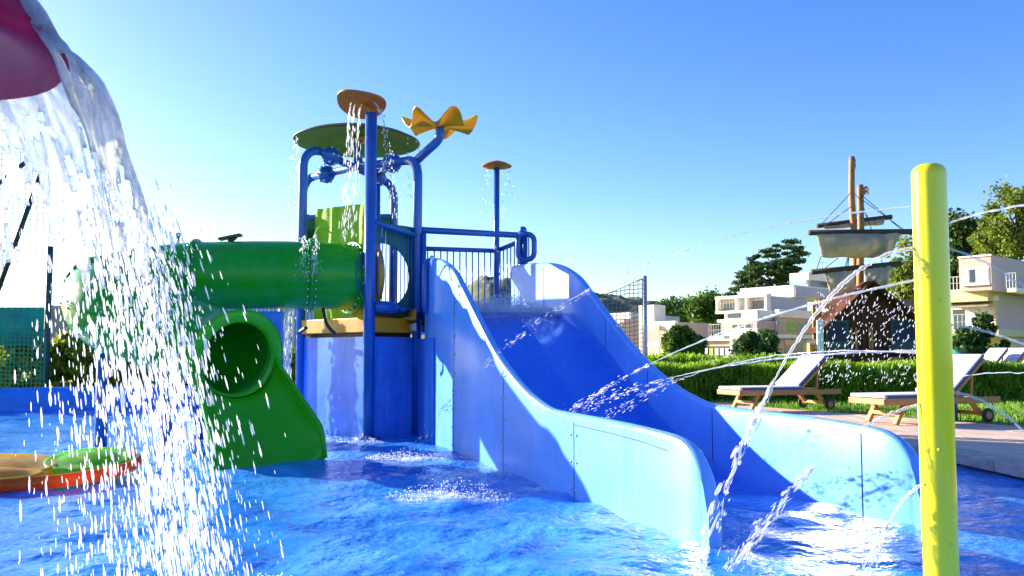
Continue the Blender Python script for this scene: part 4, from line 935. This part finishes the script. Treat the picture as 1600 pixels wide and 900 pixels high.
mb.prism([aw[0], aw[1], aw[1]-SX*1.2+Vector((0, 0, -.35)), aw[0]-SX*1.2+Vector((0, 0, -.35))], (0, 0, .06)); mb.build('awning', 'sail', h3)
onleft(b, .97, 1.02, 0, 1, 'column', 'house_beige', h3, .3, .35); onleft(b, -.02, 1.04, .93, 1.06, 'fascia', 'house_white', h3, .4, .5)
b2 = block(1470, 1560, 1700, 513, 525, D); put(b2, 'balcony_slab', 'house_beige', h3); brail(b2, h3, 'l', .95, 9, 0, .7)
b = block(1480, 1575, 1700, 525, 572, D+2.2); put(b, 'ground_floor', 'house_beige', h3); onleft(b, .3, .8, .1, .7, 'window', 'window_glass', h3, .03)

# ------------------------------------------------------------------ pirate ship playhouse
D = 24
sh = thing('pirate_ship', gnd(1350, D), 'dark wooden pirate ship playhouse with two masts and tan sails', 'playhouse')
def pbox(px0, px1, py0, py1, Y, dep, name, m, parent, bevel=0):
    a, b = at(px0, py1, Y), at(px1, py0, Y); mb = MB(); mb.box((a.x, Y, a.z), (b.x, Y+dep, b.z)); return mb.build(name, m, parent, bevel=bevel)
gz = at(1350, 602, D).z
# gable front made of upright boards
gp = [(1278, 604), (1290, 508), (1352, 448), (1362, 447), (1436, 504), (1444, 604)]
def gy(px): return interp(px, [(1278, 520), (1290, 506), (1357, 446), (1436, 505), (1446, 515)]) if px < 1290 or px > 1436 else (506+(446-506)*(px-1290)/(1357-1290) if px < 1357 else 446+(505-446)*(px-1357)/(1436-1357))
bw = 8.2; k = 0; x = 1282.0
while x < 1440:
    a, b = at(x+.35, 604, D+.06), at(x+bw-.35, 604, D+.06); zt0, zt1 = at(x, gy(x), D+.06).z, at(x+bw, gy(x+bw), D+.06).z; dy = random.uniform(0, .025)
    mb = MB(); mb.prism([Vector((a.x, D+dy, a.z-.2)), Vector((b.x, D+dy, b.z-.2)), Vector((b.x, D+dy, zt1)), Vector((a.x, D+dy, zt0))], (0, .05, 0)); mb.build('board', 'ship_wood', sh); x += bw
pl_, prr, pk = at(1276, 520, D), at(1447, 516, D), at(1357, 443, D)
for a, b in ((pl_, pk), (pk, prr)):
    mb = MB(); mb.prism([a+Vector((0, -.35, 0)), b+Vector((0, -.35, 0)), b+Vector((0, .9, 0)), a+Vector((0, .9, 0))], (0, 0, .07)); mb.build('roof', 'ship_wood', sh)
mb = MB(); mb.prism([Vector((pl_.x+.25, D+.2, gz-.1)), Vector((prr.x-.25, D+.2, gz-.1)), Vector((prr.x-.25, D+.2, prr.z-.05)), Vector((pk.x, D+.2, pk.z-.12)), Vector((pl_.x+.25, D+.2, pl_.z-.05))], (0, .6, 0)); mb.build('cabin', 'ship_wood', sh)
# openings: windows with frames, door posts
for (x0, x1, y0, y1) in ((1291, 1326, 500, 545), (1393, 1432, 498, 545)):
    f = pbox(x0, x1, y0, y1, D-.05, .045, 'window', 'ship_teal', sh); pbox(x0+4, x1-4, y0+4, y1-12, D-.06, .03, 'pane', 'ship_pane', f)
pbox(1290, 1330, 541, 556, D-.07, .06, 'sill_board', 'ship_teal', sh); pbox(1388, 1436, 541, 553, D-.07, .06, 'sill_board', 'ship_teal', sh)
for x_ in (1330, 1337, 1358, 1362): pbox(x_, x_+2, 512, 545, D-.05, .045, 'post', 'plank_orange', sh)
pbox(1284, 1442, 548, 553, D-.12, .1, 'rail_board', 'ship_wood', sh); pbox(1389, 1412, 558, 564, D-.08, .06, 'name_board', 'plank_orange', sh)
# sunlit plank side with dormer, at left
for k in range(5):
    x0 = 1271+k*2.6; pbox(x0, x0+2.2, 470-k*2+6, 530, D+.5+k*.15, .06, 'side_plank', 'plank_orange', sh)
mb = MB(); a, b, c, d_ = at(1273, 468, D+1.5), at(1300, 462, D+2.5), at(1342, 448, D+2.5), at(1306, 492, D+.3); mb.prism([a, b, c, d_], (0, 0, -.06)); mb.build('roof_plank', 'plank_orange', sh)
mb = MB(); a, b, c, d_ = at(1400, 466, D+2.0), at(1442, 470, D+2.0), at(1446, 492, D+1.0), at(1404, 474, D+1.0); mb.prism([a, b, c, d_], (0, 0, -.06)); mb.build('roof_plank', 'plank_orange', sh)
pbox(1266, 1281, 536, 562, D-.3, .25, 'locker', 'plank_orange', sh)
for x_ in (1278, 1283): pbox(x_, x_+3.2, 500, 562, D-.4, .06, 'porch_post', 'frame_white', sh)
# masts
m1 = MB().tube(cr([at(1337, 560, D+1), at(1337, 440, D+1), at(1335, 370, D+1), at(1331, 310, D+1), at(1331, 245, D+1)], 6), [.115-.0012*k for k in range(25)], 12).build('mast', 'mast_wood', sh, True)
m2 = MB().tube(cr([at(1343, 560, D+.6), at(1344, 430, D+.6), at(1345, 360, D+.6), at(1344, 289, D+.6)], 6), [.11-.001*k for k in range(19)], 12).build('mast', 'mast_wood', sh, True)
for (x0, y0, x1, y1, Y, r) in ((1277, 353, 1393, 339, D+1.15, .075), (1264, 363.5, 1428, 362, D+.45, .085), (1268, 425, 1408, 412, D+.4, .085)):
    MB().tube([at(x0, y0, Y), at((x0+x1)/2, (y0+y1)/2, Y), at(x1, y1, Y)], r, 10).build('yard', 'yard_wood', sh, True)
def sail(quad, Y, parent, belly, seed, hole=None):
    nx, nz = 26, 12; mb = MB()
    for j in range(nz+1):
        for i in range(nx+1):
            u, v = i/nx, j/nz; x = (quad[0][0]*(1-u)+quad[1][0]*u)*(1-v)+(quad[3][0]*(1-u)+quad[2][0]*u)*v; y = (quad[0][1]*(1-u)+quad[1][1]*u)*(1-v)+(quad[3][1]*(1-u)+quad[2][1]*u)*v
            y += 2.2*v*noise.noise(Vector((u*5, seed, 0))); p = at(x, y, Y); p.y += -belly*math.sin(math.pi*v)*math.sin(math.pi*u)+.06*noise.noise(Vector((u*7, v*4, seed))); mb.v.append(tuple(p))
    mb.f = [(j*(nx+1)+i, j*(nx+1)+i+1, (j+1)*(nx+1)+i+1, (j+1)*(nx+1)+i) for j in range(nz) for i in range(nx)]
    o = mb.build('sail', 'sail', parent, True); md = o.modifiers.new('thickness', 'SOLIDIFY'); md.thickness = .012
sail([(1276, 365), (1408, 363), (1390, 403), (1284, 402)], D+.42, sh, .25, 1)
sail([(1285, 354), (1383, 342), (1380, 351), (1290, 358)], D+1.1, sh, .1, 2)
sail([(1288, 426), (1335, 420), (1334, 462), (1296, 456)], D+.38, sh, .2, 3)
sail([(1350, 418), (1398, 413), (1380, 458), (1352, 452)], D+.38, sh, .2, 4)
rp = [((1331, 300), (1284, 350)), ((1331, 322), (1290, 352)), ((1344, 305), (1354, 340)), ((1344, 303), (1385, 338)), ((1344, 310), (1414, 360)), ((1333, 300), (1344, 312)), ((1336, 318), (1324, 425)), ((1354, 335), (1380, 415)), ((1283, 400), (1275, 424)), ((1310, 403), (1288, 420)), ((1324, 403), (1310, 455)), ((1392, 345), (1410, 360)), ((1340, 330), (1318, 440))]
for a, b in rp: MB().tube([at(*a, D+.5), at(*b, D+.42)], .012, 5).build('rigging_rope', 'rope', sh)
def flag(px, py, w_, h_, Y, parent):
    o = None
    for k in range(4):
        mb = MB(); nx = 8
        for j in range(2):
            for i in range(nx+1): mb.v.append(tuple(at(px+w_*i/nx, py+h_*(k+j)/4+1.5*math.sin(i*.9), Y)+Vector((0, .05*math.sin(i*1.1), 0))))
        mb.f = [(i, i+1, nx+1+i+1, nx+1+i) for i in range(nx)]
        f = mb.build('flag' if k == 0 else 'stripe', 'flag_red' if k % 2 == 0 else 'flag_white', o or parent); md = f.modifiers.new('thickness', 'SOLIDIFY'); md.thickness = .01
        o = o or f
flag(1332, 250, 6, 15, D+1, sh); flag(1345, 292, 13, 13, D+.6, sh)
# teal tarp dome
tc_ = at(1482, 575, 20); mb = MB(); nu, nv = 24, 10
for j in range(nv+1):
    for i in range(nu):
        a = 2*math.pi*i/nu; e = j/nv*math.pi/2; r = 1.0*math.cos(e)*(1+.08*math.cos(5*a)); mb.v.append((tc_.x+.1+r*math.cos(a)*.75, 20+r*math.sin(a)*.8, DZ-.1+1.12*math.sin(e)**.8*(1+.05*math.cos(4*a))))
mb.f = [(j*nu+i, j*nu+(i+1) % nu, (j+1)*nu+(i+1) % nu, (j+1)*nu+i) for j in range(nv) for i in range(nu)]
tag(mb.build('tarp_dome', 'tarp', None, True), 'dark teal tarpaulin dome beside the yellow post', 'tent')

# ------------------------------------------------------------------ nets and fences
def net(A, Bq, ztop0, ztop1, z0, sp, m, parent, name='net', r=.003, sag=0):
    """square mesh of thin cords between two verticals"""
    A = Vector(A); Bq = Vector(Bq); L = (Bq-A).length; mb = MB(); d = (Bq-A)/L; nrm = Vector((d.y, -d.x, 0))
    def top(u): return ztop0+(ztop1-ztop0)*u-sag*math.sin(math.pi*u)
    n = int(L/sp)
    def strand(pts):
        for a, b in zip(pts[:-1], pts[1:]):
            t = (b-a).normalized(); x = nrm*r; y = t.cross(nrm).normalized()*r; mb.add([a-x-y, a+x-y, a+y*1.4, b-x-y, b+x-y, b+y*1.4], [(0, 1, 4, 3), (1, 2, 5, 4), (2, 0, 3, 5)])
    for i in range(n+1):
        u = i/n; p = A+d*L*u; w_ = .02*math.sin(i*1.7); strand([p+Vector((0, 0, z0)), p+nrm*w_+Vector((0, 0, (z0+top(u))/2)), p+Vector((0, 0, top(u)))])
    zz = z0
    while zz < max(ztop0, ztop1):
        pts = []
        for i in range(0, 13):
            u = i/12; z = min(zz+.015*math.sin(i*2.1+zz*5)-sag*.6*math.sin(math.pi*u), top(u)); pts.append(A+d*L*u+Vector((0, 0, z)))
        strand(pts); zz += sp
    strand([A+d*L*u+Vector((0, 0, top(u))) for u in [k/12 for k in range(13)]])
    return mb.build(name, m, parent, recalc=False)
bn = thing('ball_net', at(1008, 580, 17.5), 'tall pale ball net with grey metal pole right of the slide', 'net fence')
pn = at(1008, 500, 17.0); zt_ = zt(1008, 431, 17)
MB().tube([(pn.x, 17, 0), (pn.x, 17, zt_)], .045, 12).build('net_pole', 'steel', bn, True)
pa = at(870, 500, 17.4); net((pa.x, 17.4, 0), (pn.x-.05, 17, 0), zt(870, 472, 17.4), zt_-.05, .3, .085, 'net_pale', bn, r=.0055, sag=.12)
MB().tube([(pa.x, 17.4, 0), (pa.x, 17.4, zt(870, 472, 17.4)+.05)], .045, 12).build('net_pole', 'steel', bn, True)
ln = thing('net_fence', at(73, 610, 17.5), 'high green net fence with dark pole and leaning braces at left edge', 'net fence')
pp = at(71, 610, 17.6); zl = zt(74, 385, 17.6)
MB().tube([(pp.x, 17.6, 0), (pp.x, 17.6, zl)], .06, 12).build('net_pole', 'net_post', ln, True)
pq = at(-160, 610, 17.6); MB().tube([(pq.x, 17.6, 0), (pq.x, 17.6, zl+2)], .06, 12).build('net_pole', 'net_post', ln, True)
net((pq.x, 17.6, 0), (pp.x+.1, 17.6, 0), zt(0, 225, 17.6)+.6, zt(100, 250, 17.6), 1.6, .13, 'net', ln, r=.004)
net((pq.x, 17.55, 0), (pp.x, 17.55, 0), 1.55, 1.55, .1, .09, 'net_green', ln, 'lower_net', r=.009)
MB().tube([at(66, 265, 17.5), at(-20, 500, 17.5)], .05, 10).build('brace_pole', 'dark_metal', ln, True)
MB().tube([at(50, 246, 17.5), at(-20, 300, 17.5)], .05, 10).build('brace_pole', 'dark_metal', ln, True)
a, b = at(-160, 540, 17.7), at(70, 480, 17.7); mb = MB(); mb.box((a.x, 17.68, a.z), (b.x, 17.70, b.z)); mb.build('windscreen', 'screen_teal', ln)
# corrugated fence behind tube
cf = thing('corrugated_fence', at(435, 600, 21), 'pale corrugated metal fence seen between the tube slide and the tower', 'fence')
x = at(345, 500, 21).x; xe = at(480, 500, 21).x; z0, z1 = DZ-.05, zt(435, 478, 21)+.35; k = 0
while x < xe:
    wv_ = .30; mb = MB(); nn_ = 12
    for i in range(nn_+1):
        off = .035*(1 if (i//2) % 2 else -1)*1.0; xx = x+wv_*i/nn_
        for z in (z0, z1): mb.v.append((xx, 21+off, z))
    mb.f = [(2*i, 2*i+2, 2*i+3, 2*i+1) for i in range(nn_)]
    o = mb.build('panel', 'corrugated', cf); md = o.modifiers.new('thickness', 'SOLIDIFY'); md.thickness = .01; x += wv_+.005
b_ = thing('far_shed', at(85, 510, 40), 'grey flat roofed building far behind the net pole', 'building')
mb = MB(); a, b = at(76, 600, 40), at(104, 482, 40); mb.box((a.x, 40, 0), (b.x, 43, b.z)); mb.build('wall', 'brick_grey', b_); mb = MB(); mb.box((a.x-.1, 39.9, b.z+.003), (b.x+.1, 43.1, b.z+.15)); mb.build('roof', 'house_grey', b_)

# ------------------------------------------------------------------ moving water
ICO = None
def blob_mesh(name, C, T, Ln, Rd, m, parent=None, nlon=6):
    """elongated drops: centres C, directions T, half lengths Ln, radii Rd"""
    C = np.asarray(C, float); T = np.asarray(T, float); N = len(C); T = T/np.linalg.norm(T, axis=1, keepdims=True)
    h = np.where(np.abs(T[:, 2:3]) < .9, np.array([[0, 0, 1.]]), np.array([[1., 0, 0]])); X = np.cross(T, h); X /= np.linalg.norm(X, axis=1, keepdims=True); Y = np.cross(T, X)
    rings = [(-1, .0), (-.55, .8), (.1, 1.0), (.65, .72), (1, 0)]; V = [C+T*(-1*Ln)[:, None]]
    for (l, r) in rings[1:-1]:
        for k in range(nlon):
            a = 2*math.pi*k/nlon; jit = 1+.25*rng.normal(size=N).clip(-1, 1); V.append(C+T*(l*Ln)[:, None]+(X*math.cos(a)+Y*math.sin(a))*(r*Rd*jit)[:, None])
    V.append(C+T*(1*Ln)[:, None]); M_ = len(V); P = np.stack(V, 1)
    tri = []
    for k in range(nlon): tri.append((0, 1+(k+1) % nlon, 1+k))
    for q in range(2):
        for k in range(nlon):
            a, b = 1+q*nlon+k, 1+q*nlon+(k+1) % nlon; tri += [(a, b, b+nlon), (a, b+nlon, a+nlon)]
    for k in range(nlon): tri.append((1+2*nlon+k, 1+2*nlon+(k+1) % nlon, M_-1))
    tri = np.array(tri); Fc = (tri[None]+(np.arange(N)*M_)[:, None, None]).reshape(-1, 3)
    me = bpy.data.meshes.new(name); me.vertices.add(N*M_); me.vertices.foreach_set('co', P.reshape(-1).astype(np.float32)); me.loops.add(Fc.size); me.loops.foreach_set('vertex_index', Fc.ravel().astype(np.int32))
    me.polygons.add(len(Fc)); me.polygons.foreach_set('loop_start', np.arange(0, Fc.size, 3, dtype=np.int32)); me.update(calc_edges=True)
    return link(name, me, m, parent, True)
GR = 9.81
# sheet of water over the mushroom rim
def fall(phi, t, v0=.76, dr=0):
    r = MR*.985+v0*t+dr; return Vector((MC.x+r*math.cos(phi), MC.y+r*math.sin(phi), MZ+.0-.5*GR*t*t-.25*t))
mb = MB(); NU, NV = 150, 60; ph0, ph1 = R_(-6), R_(100); T1 = .38
for j in range(NV+1):
    for i in range(NU+1):
        u, v = i/NU, j/NV; phi = ph0+(ph1-ph0)*u; q = Vector((u*14, v*2.5, 1.3)); q2 = Vector((u*40, v*5, 4))
        wob = (noise.noise(q)*.05+noise.noise(q2)*.022)*(.25+v*1.4)
        if v < .22:
            k = v/.22; r = .30+(MR-.30)*k; p = Vector((MC.x+r*math.cos(phi), MC.y+r*math.sin(phi), MZ+interp(r, [(.15, .335), (.35, .265), (.52, .145), (.62, .0)])+.02+wob*.4))
        else:
            t = T1*(v-.22)/.78; p = fall(phi, t, .76*(1+.10*noise.noise(Vector((u*7, 0, 9)))), wob)
        mb.v.append(tuple(p))
fs = []
for j in range(NV):
    for i in range(NU):
        u, v = (i+.5)/NU, (j+.5)/NV; hole = noise.noise(Vector((u*22, v*5, 7)))+.5*noise.noise(Vector((u*60, v*14, 2)))
        if hole > .62-.95*max(0, v-.28)/.72-.25*max(0, u-.45): continue
        fs.append((j*(NU+1)+i, j*(NU+1)+i+1, (j+1)*(NU+1)+i+1, (j+1)*(NU+1)+i))
mb.f = fs
me = bpy.data.meshes.new('water_sheet'); me.from_pydata(mb.v, [], mb.f); o = link('water_sheet', me, 'sheet', None, True)
md = o.modifiers.new('thickness', 'SOLIDIFY'); md.thickness = .008
tag(o, 'clear sheet of water pouring off the magenta fountain dome', 'water', kind='stuff')
# drops breaking from it
def curtain(n, t0, t1, phi0, phi1, lr, rr, clump=0, spread=.05):
    C, T, L, Rd = [], [], [], []
    streaks = [(float(np.clip(rng.normal(R_(20), R_(20)), phi0, phi1)), rng.normal(.80, .13)) for _ in range(90)]
    while len(C) < n:
        if rng.random() < .72: a, v0 = streaks[rng.integers(len(streaks))]; a = a+rng.normal(0, .022); v0 = v0+rng.normal(0, .05)
        else: a = rng.uniform(R_(-12), R_(85)); v0 = rng.normal(.84, .28)
        t = t0+(t1-t0)*rng.random()**.85; p = fall(a, t, v0, rng.normal(0, spread)); 
        if p.z < 0.01: continue
        vel = Vector((v0*math.cos(a), v0*math.sin(a), -GR*t-.25)); C.append(p); T.append(vel); s = min(2.0, rng.lognormal(-.1, .62)); L.append(lr*s*(.5+1.2*t)); Rd.append(rr*s**.7)
    return np.array([tuple(c) for c in C]), np.array([tuple(c) for c in T]), np.array(L), np.array(Rd)
A1 = curtain(4300, .30, .64, R_(-30), R_(110), .016, .0020); A2 = curtain(330, .32, .63, R_(-10), R_(75), .022, .0042)
o = blob_mesh('falling_drops', np.concatenate([A1[0], A2[0]]), np.concatenate([A1[1], A2[1]]), np.concatenate([A1[2], A2[2]]), np.concatenate([A1[3], A2[3]]), 'drops')
tag(o, 'white glittering drops raining from the magenta fountain into the pool', 'water', kind='stuff')
# jets from the spray post
def jet(p0, p1, zm, r, breakup, label, seed, spread=.02, n=260, dm='drops', name='water_jet'):
    p0, p1 = Vector(p0), Vector(p1); rg = np.random.default_rng(seed); mid = (p0+p1)/2; c = Vector((mid.x, mid.y, 2*zm-(p0.z+p1.z)/2))
    def B(s): return p0*(1-s)**2+c*2*s*(1-s)+p1*s*s
    def Bt(s): return ((c-p0)*(1-s)+(p1-c)*s)
    nm = thing(name, p0, label, 'water jet', 'water jets from the yellow post')
    if breakup > .02:
        S = [breakup*k/110 for k in range(111)]; MB().tube([B(s)+Vector((0, .005*noise.noise(Vector((s*33, seed, 5))), .007*noise.noise(Vector((s*40, seed, 0)))))*min(1, s*6) for s in S], [r*(.8+.45*noise.noise(Vector((s*70, seed, 1)))+.35*noise.noise(Vector((s*170, seed, 2))))*(1-.6*(s/breakup)**4) for s in S], 10).build('stream', 'jet', nm, True)
    s = breakup+(1-breakup)*rg.random(n)
    # drops bunch into packets along the jet
    pk = np.sort(rg.random(max(6, n//6)))*(1-breakup)+breakup; s = np.where(rg.random(n) < .8, pk[rg.integers(0, len(pk), n)]+rg.normal(0, .004, n), s).clip(breakup*.8, 1)
    C = np.array([tuple(B(x)) for x in s]); k = ((s-breakup)/(1-breakup+1e-6)).clip(0, 1)[:, None]
    C = C+rg.normal(size=(n, 3))*spread*(.15+k); T = np.array([tuple(Bt(x)) for x in s])+rg.normal(size=(n, 3))*.12; L = rg.lognormal(-3.9, .5, n); Rd = r*rg.lognormal(-1.0, .5, n); C[:, 2] = np.maximum(C[:, 2], .005)
    tag(blob_mesh('drops', C, T, L, Rd*.8, dm, nm), kind='stuff')
def pp_(py, a): return (yp.x+PRR*math.cos(R_(a)), yp.y+PRR*math.sin(R_(a)), zt(1456, py, 3.75))
jet(pp_(318, 118), (-1.1, 9.4, 0), 1.43, .0055, .22, 'long high jet arching left from the top of the yellow post over the slide', 1, .03, 330)
jet(pp_(388, 175), (.86, 4.0, 0), 1.14, .012, .62, 'thick jet curving steeply down left of the yellow post in front of the ship', 2, .022, 200, 'jet')
jet(pp_(435, 115), (-.06, 8.0, 0), .95, .0075, .48, 'slanting jet from the yellow post crossing the white terrace house', 3, .025, 300)
jet(pp_(548, 116), (-.05, 8.6, 0), .80, .007, .40, 'flat low jet from the yellow post crossing in front of the ship hull', 4, .05, 420)
jet(pp_(552, 122), (.3, 7.6, 0), .86, .005, .45, 'thinner flat jet just under the low one before the ship hull', 5, .04, 260)
jet(pp_(632, 185), (1.07, 4.1, 0), .57, .008, .5, 'jet falling from mid height of the yellow post across the right slide wall', 6, .025, 160, 'jet')
jet(pp_(755, 195), (1.62, 3.9, 0), .33, .008, .6, 'lowest short jet dropping from the yellow post to the water', 7, .02, 90, 'jet')
jet(pp_(350, 10), (5.2, 4.3, 0), 1.52, .006, .5, 'straight high jet leaving the yellow post to the right', 8, .02, 120)
jet(pp_(390, -20), (2.95, 3.35, 0), 1.06, .006, .8, 'upper curved jet on the right side of the yellow post over the pink house', 9, .02, 120)
jet(pp_(508, -15), (3.3, 3.45, 0), .84, .006, .8, 'lower curved jet on the right of the yellow post over the conifer shrub', 10, .02, 120)
jet(pp_(592, 20), (4.4, 4.6, 0), .80, .003, .6, 'thin straight jet right of the post across the second lounger', 11, .02, 90)
jet(pp_(612, -25), (2.62, 3.55, 0), .64, .007, .5, 'broken jet falling right of the post before the lounger wheels', 12, .02, 150)
# trickles from the sprinklers and from the roof
def trickle(name, src, n, spread, v, zend, label, r=.007, ln=.03, m='drops'):
    src = [Vector(s) for s in src]; C, T, L = [], [], []
    for k in range(n):
        s = src[rng.integers(len(src))]; t = math.sqrt(2*max(.05, s.z-zend)/GR)*rng.random()**.7; vx = Vector(v)+Vector(rng.normal(size=3)*spread); p = s+vx*t+Vector((0, 0, -.5*GR*t*t))
        C.append(tuple(p)); T.append((vx.x, vx.y, vx.z-GR*t-.1)); L.append(ln*rng.uniform(.5, 1.4))
    o = blob_mesh(name, C, T, np.array(L), r*rng.uniform(.5, 1.2, n), m); tag(o, label, 'water', kind='stuff')
e1 = [lc+ax0 for ax0 in (Vector((-.05, -.1, -.05)), Vector((.02, -.1, -.07)), Vector((-.1, -.1, -.03)))]
trickle('leaf_trickle', e1, 300, .05, (-.12, -.1, 0), 2.5, 'thin streams dripping from the orange leaf disc', .0045, .045)
trickle('leaf_spray', [lc+Vector((.15, -.05, .0))], 160, .07, (.55, 0, .2), 2.7, 'arc of drops flying right off the orange leaf disc', .006, .02)
trickle('disc_drip', [dc+Vector((-.15, 0, -.03)), dc+Vector((.15, 0, -.03))], 70, .22, (0, 0, .1), 2.2, 'fine drops falling from the small orange disc', .007, .02, 'mist')
trickle('roof_drip', [rc+Vector((RR*math.cos(a), RR*math.sin(a), 0)) for a in (-2.6, -2.9, 3.0, -.5, -.2, .1)], 220, .1, (0, 0, 0), 1.6, 'drops falling from the rim of the olive roof disc', .007, .022)
trickle('tower_curtain', [Vector((P1.x-.12-.02*k, P1.y-.1, 1.75)) for k in range(9)], 900, .03, (0, 0, 0), .05, 'white curtain of water falling beside the left tower post', .008, .06)
trickle('tube_splash', [Vector((-2.55, 10.15, 2.5)), Vector((-2.4, 10.1, 2.5))], 160, .12, (0, -.2, .3), 1.9, 'drops splashing on the green tube near the tower', .005, .02)
# spray at the slide top and splashes where water lands
def splash(name, c, rx, ry, h, n, label, r=.0045, m='drops'):
    c = Vector(c); a = rng.uniform(0, 6.28, n); q = np.sqrt(rng.random(n)); C = np.stack([c.x+q*rx*np.cos(a), c.y+q*ry*np.sin(a), c.z+h*rng.random(n)**2.2*(1.15-q)], 1); T = np.stack([np.cos(a)*.8, np.sin(a)*.8, rng.uniform(-.5, 1.5, n)], 1)
    o = blob_mesh(name, C, T, r*rng.uniform(.8, 2.2, n), r*rng.uniform(.3, .8, n), m); tag(o, label, 'splash', kind='stuff')
splash('slide_spray', W(5.45, .72, 1.53), .70, .70, .26, 17000, 'white mist of spray at the top of the wide slide', .0062, 'drops')
splash('pool_splash', (-1.0, 8.6, .0), .5, .22, .12, 900, 'white splash in the pool before the shaded tower wall'); splash('pool_splash', (-.4, 7.2, 0), .45, .2, .16, 800, 'splash beside the base of the near slide wall')
splash('pool_splash', (-.45, 6.2, 0), .5, .2, .16, 900, 'foaming splash in the middle of the pool in front of the slide'); splash('pool_splash', (-1.9, 10.15, 0), .35, .15, .10, 350, 'small splash at the foot of the leaf sprinkler pole')
splash('pool_splash', (-1.1, 3.2, 0), .8, .7, .22, 1600, 'wide white splash under the falling drops at lower left', .005)

for py_, a_ in ((318, 118), (388, 175), (435, 115), (548, 116), (552, 122), (632, 185), (755, 195), (350, 10), (390, -20), (508, -15), (592, 20), (612, -25), (700, 250), (470, 265), (845, 280)):
    d_ = Vector((math.cos(R_(a_)), math.sin(R_(a_)), 0)); p_ = Vector(pp_(py_, a_)); q_ = d_.to_track_quat('Z', 'Y').to_matrix()
    MB().lathe(p_-d_*.006, [(.001, .010), (.004, .010), (.005, .008), (.008, .008), (.009, .004), (.009, 0), (.001, 0)], 14, q_).build('nozzle', 'post_yellow', ys_, True)
# fine spray drifting off the jets in front of the ship
n_ = 420; C_ = np.array([tuple(at(rng.uniform(1275, 1440), rng.uniform(450, 600), rng.uniform(4.2, 5.6))) for _ in range(n_)])
o = blob_mesh('jet_spray', C_, rng.normal(size=(n_, 3))*.35+np.array([-.25, .3, -1.0]), rng.uniform(.006, .014, n_), rng.uniform(.0012, .0028, n_), 'drops'); tag(o, 'fine drops drifting off the jets in front of the dark ship hut', 'water', kind='stuff')
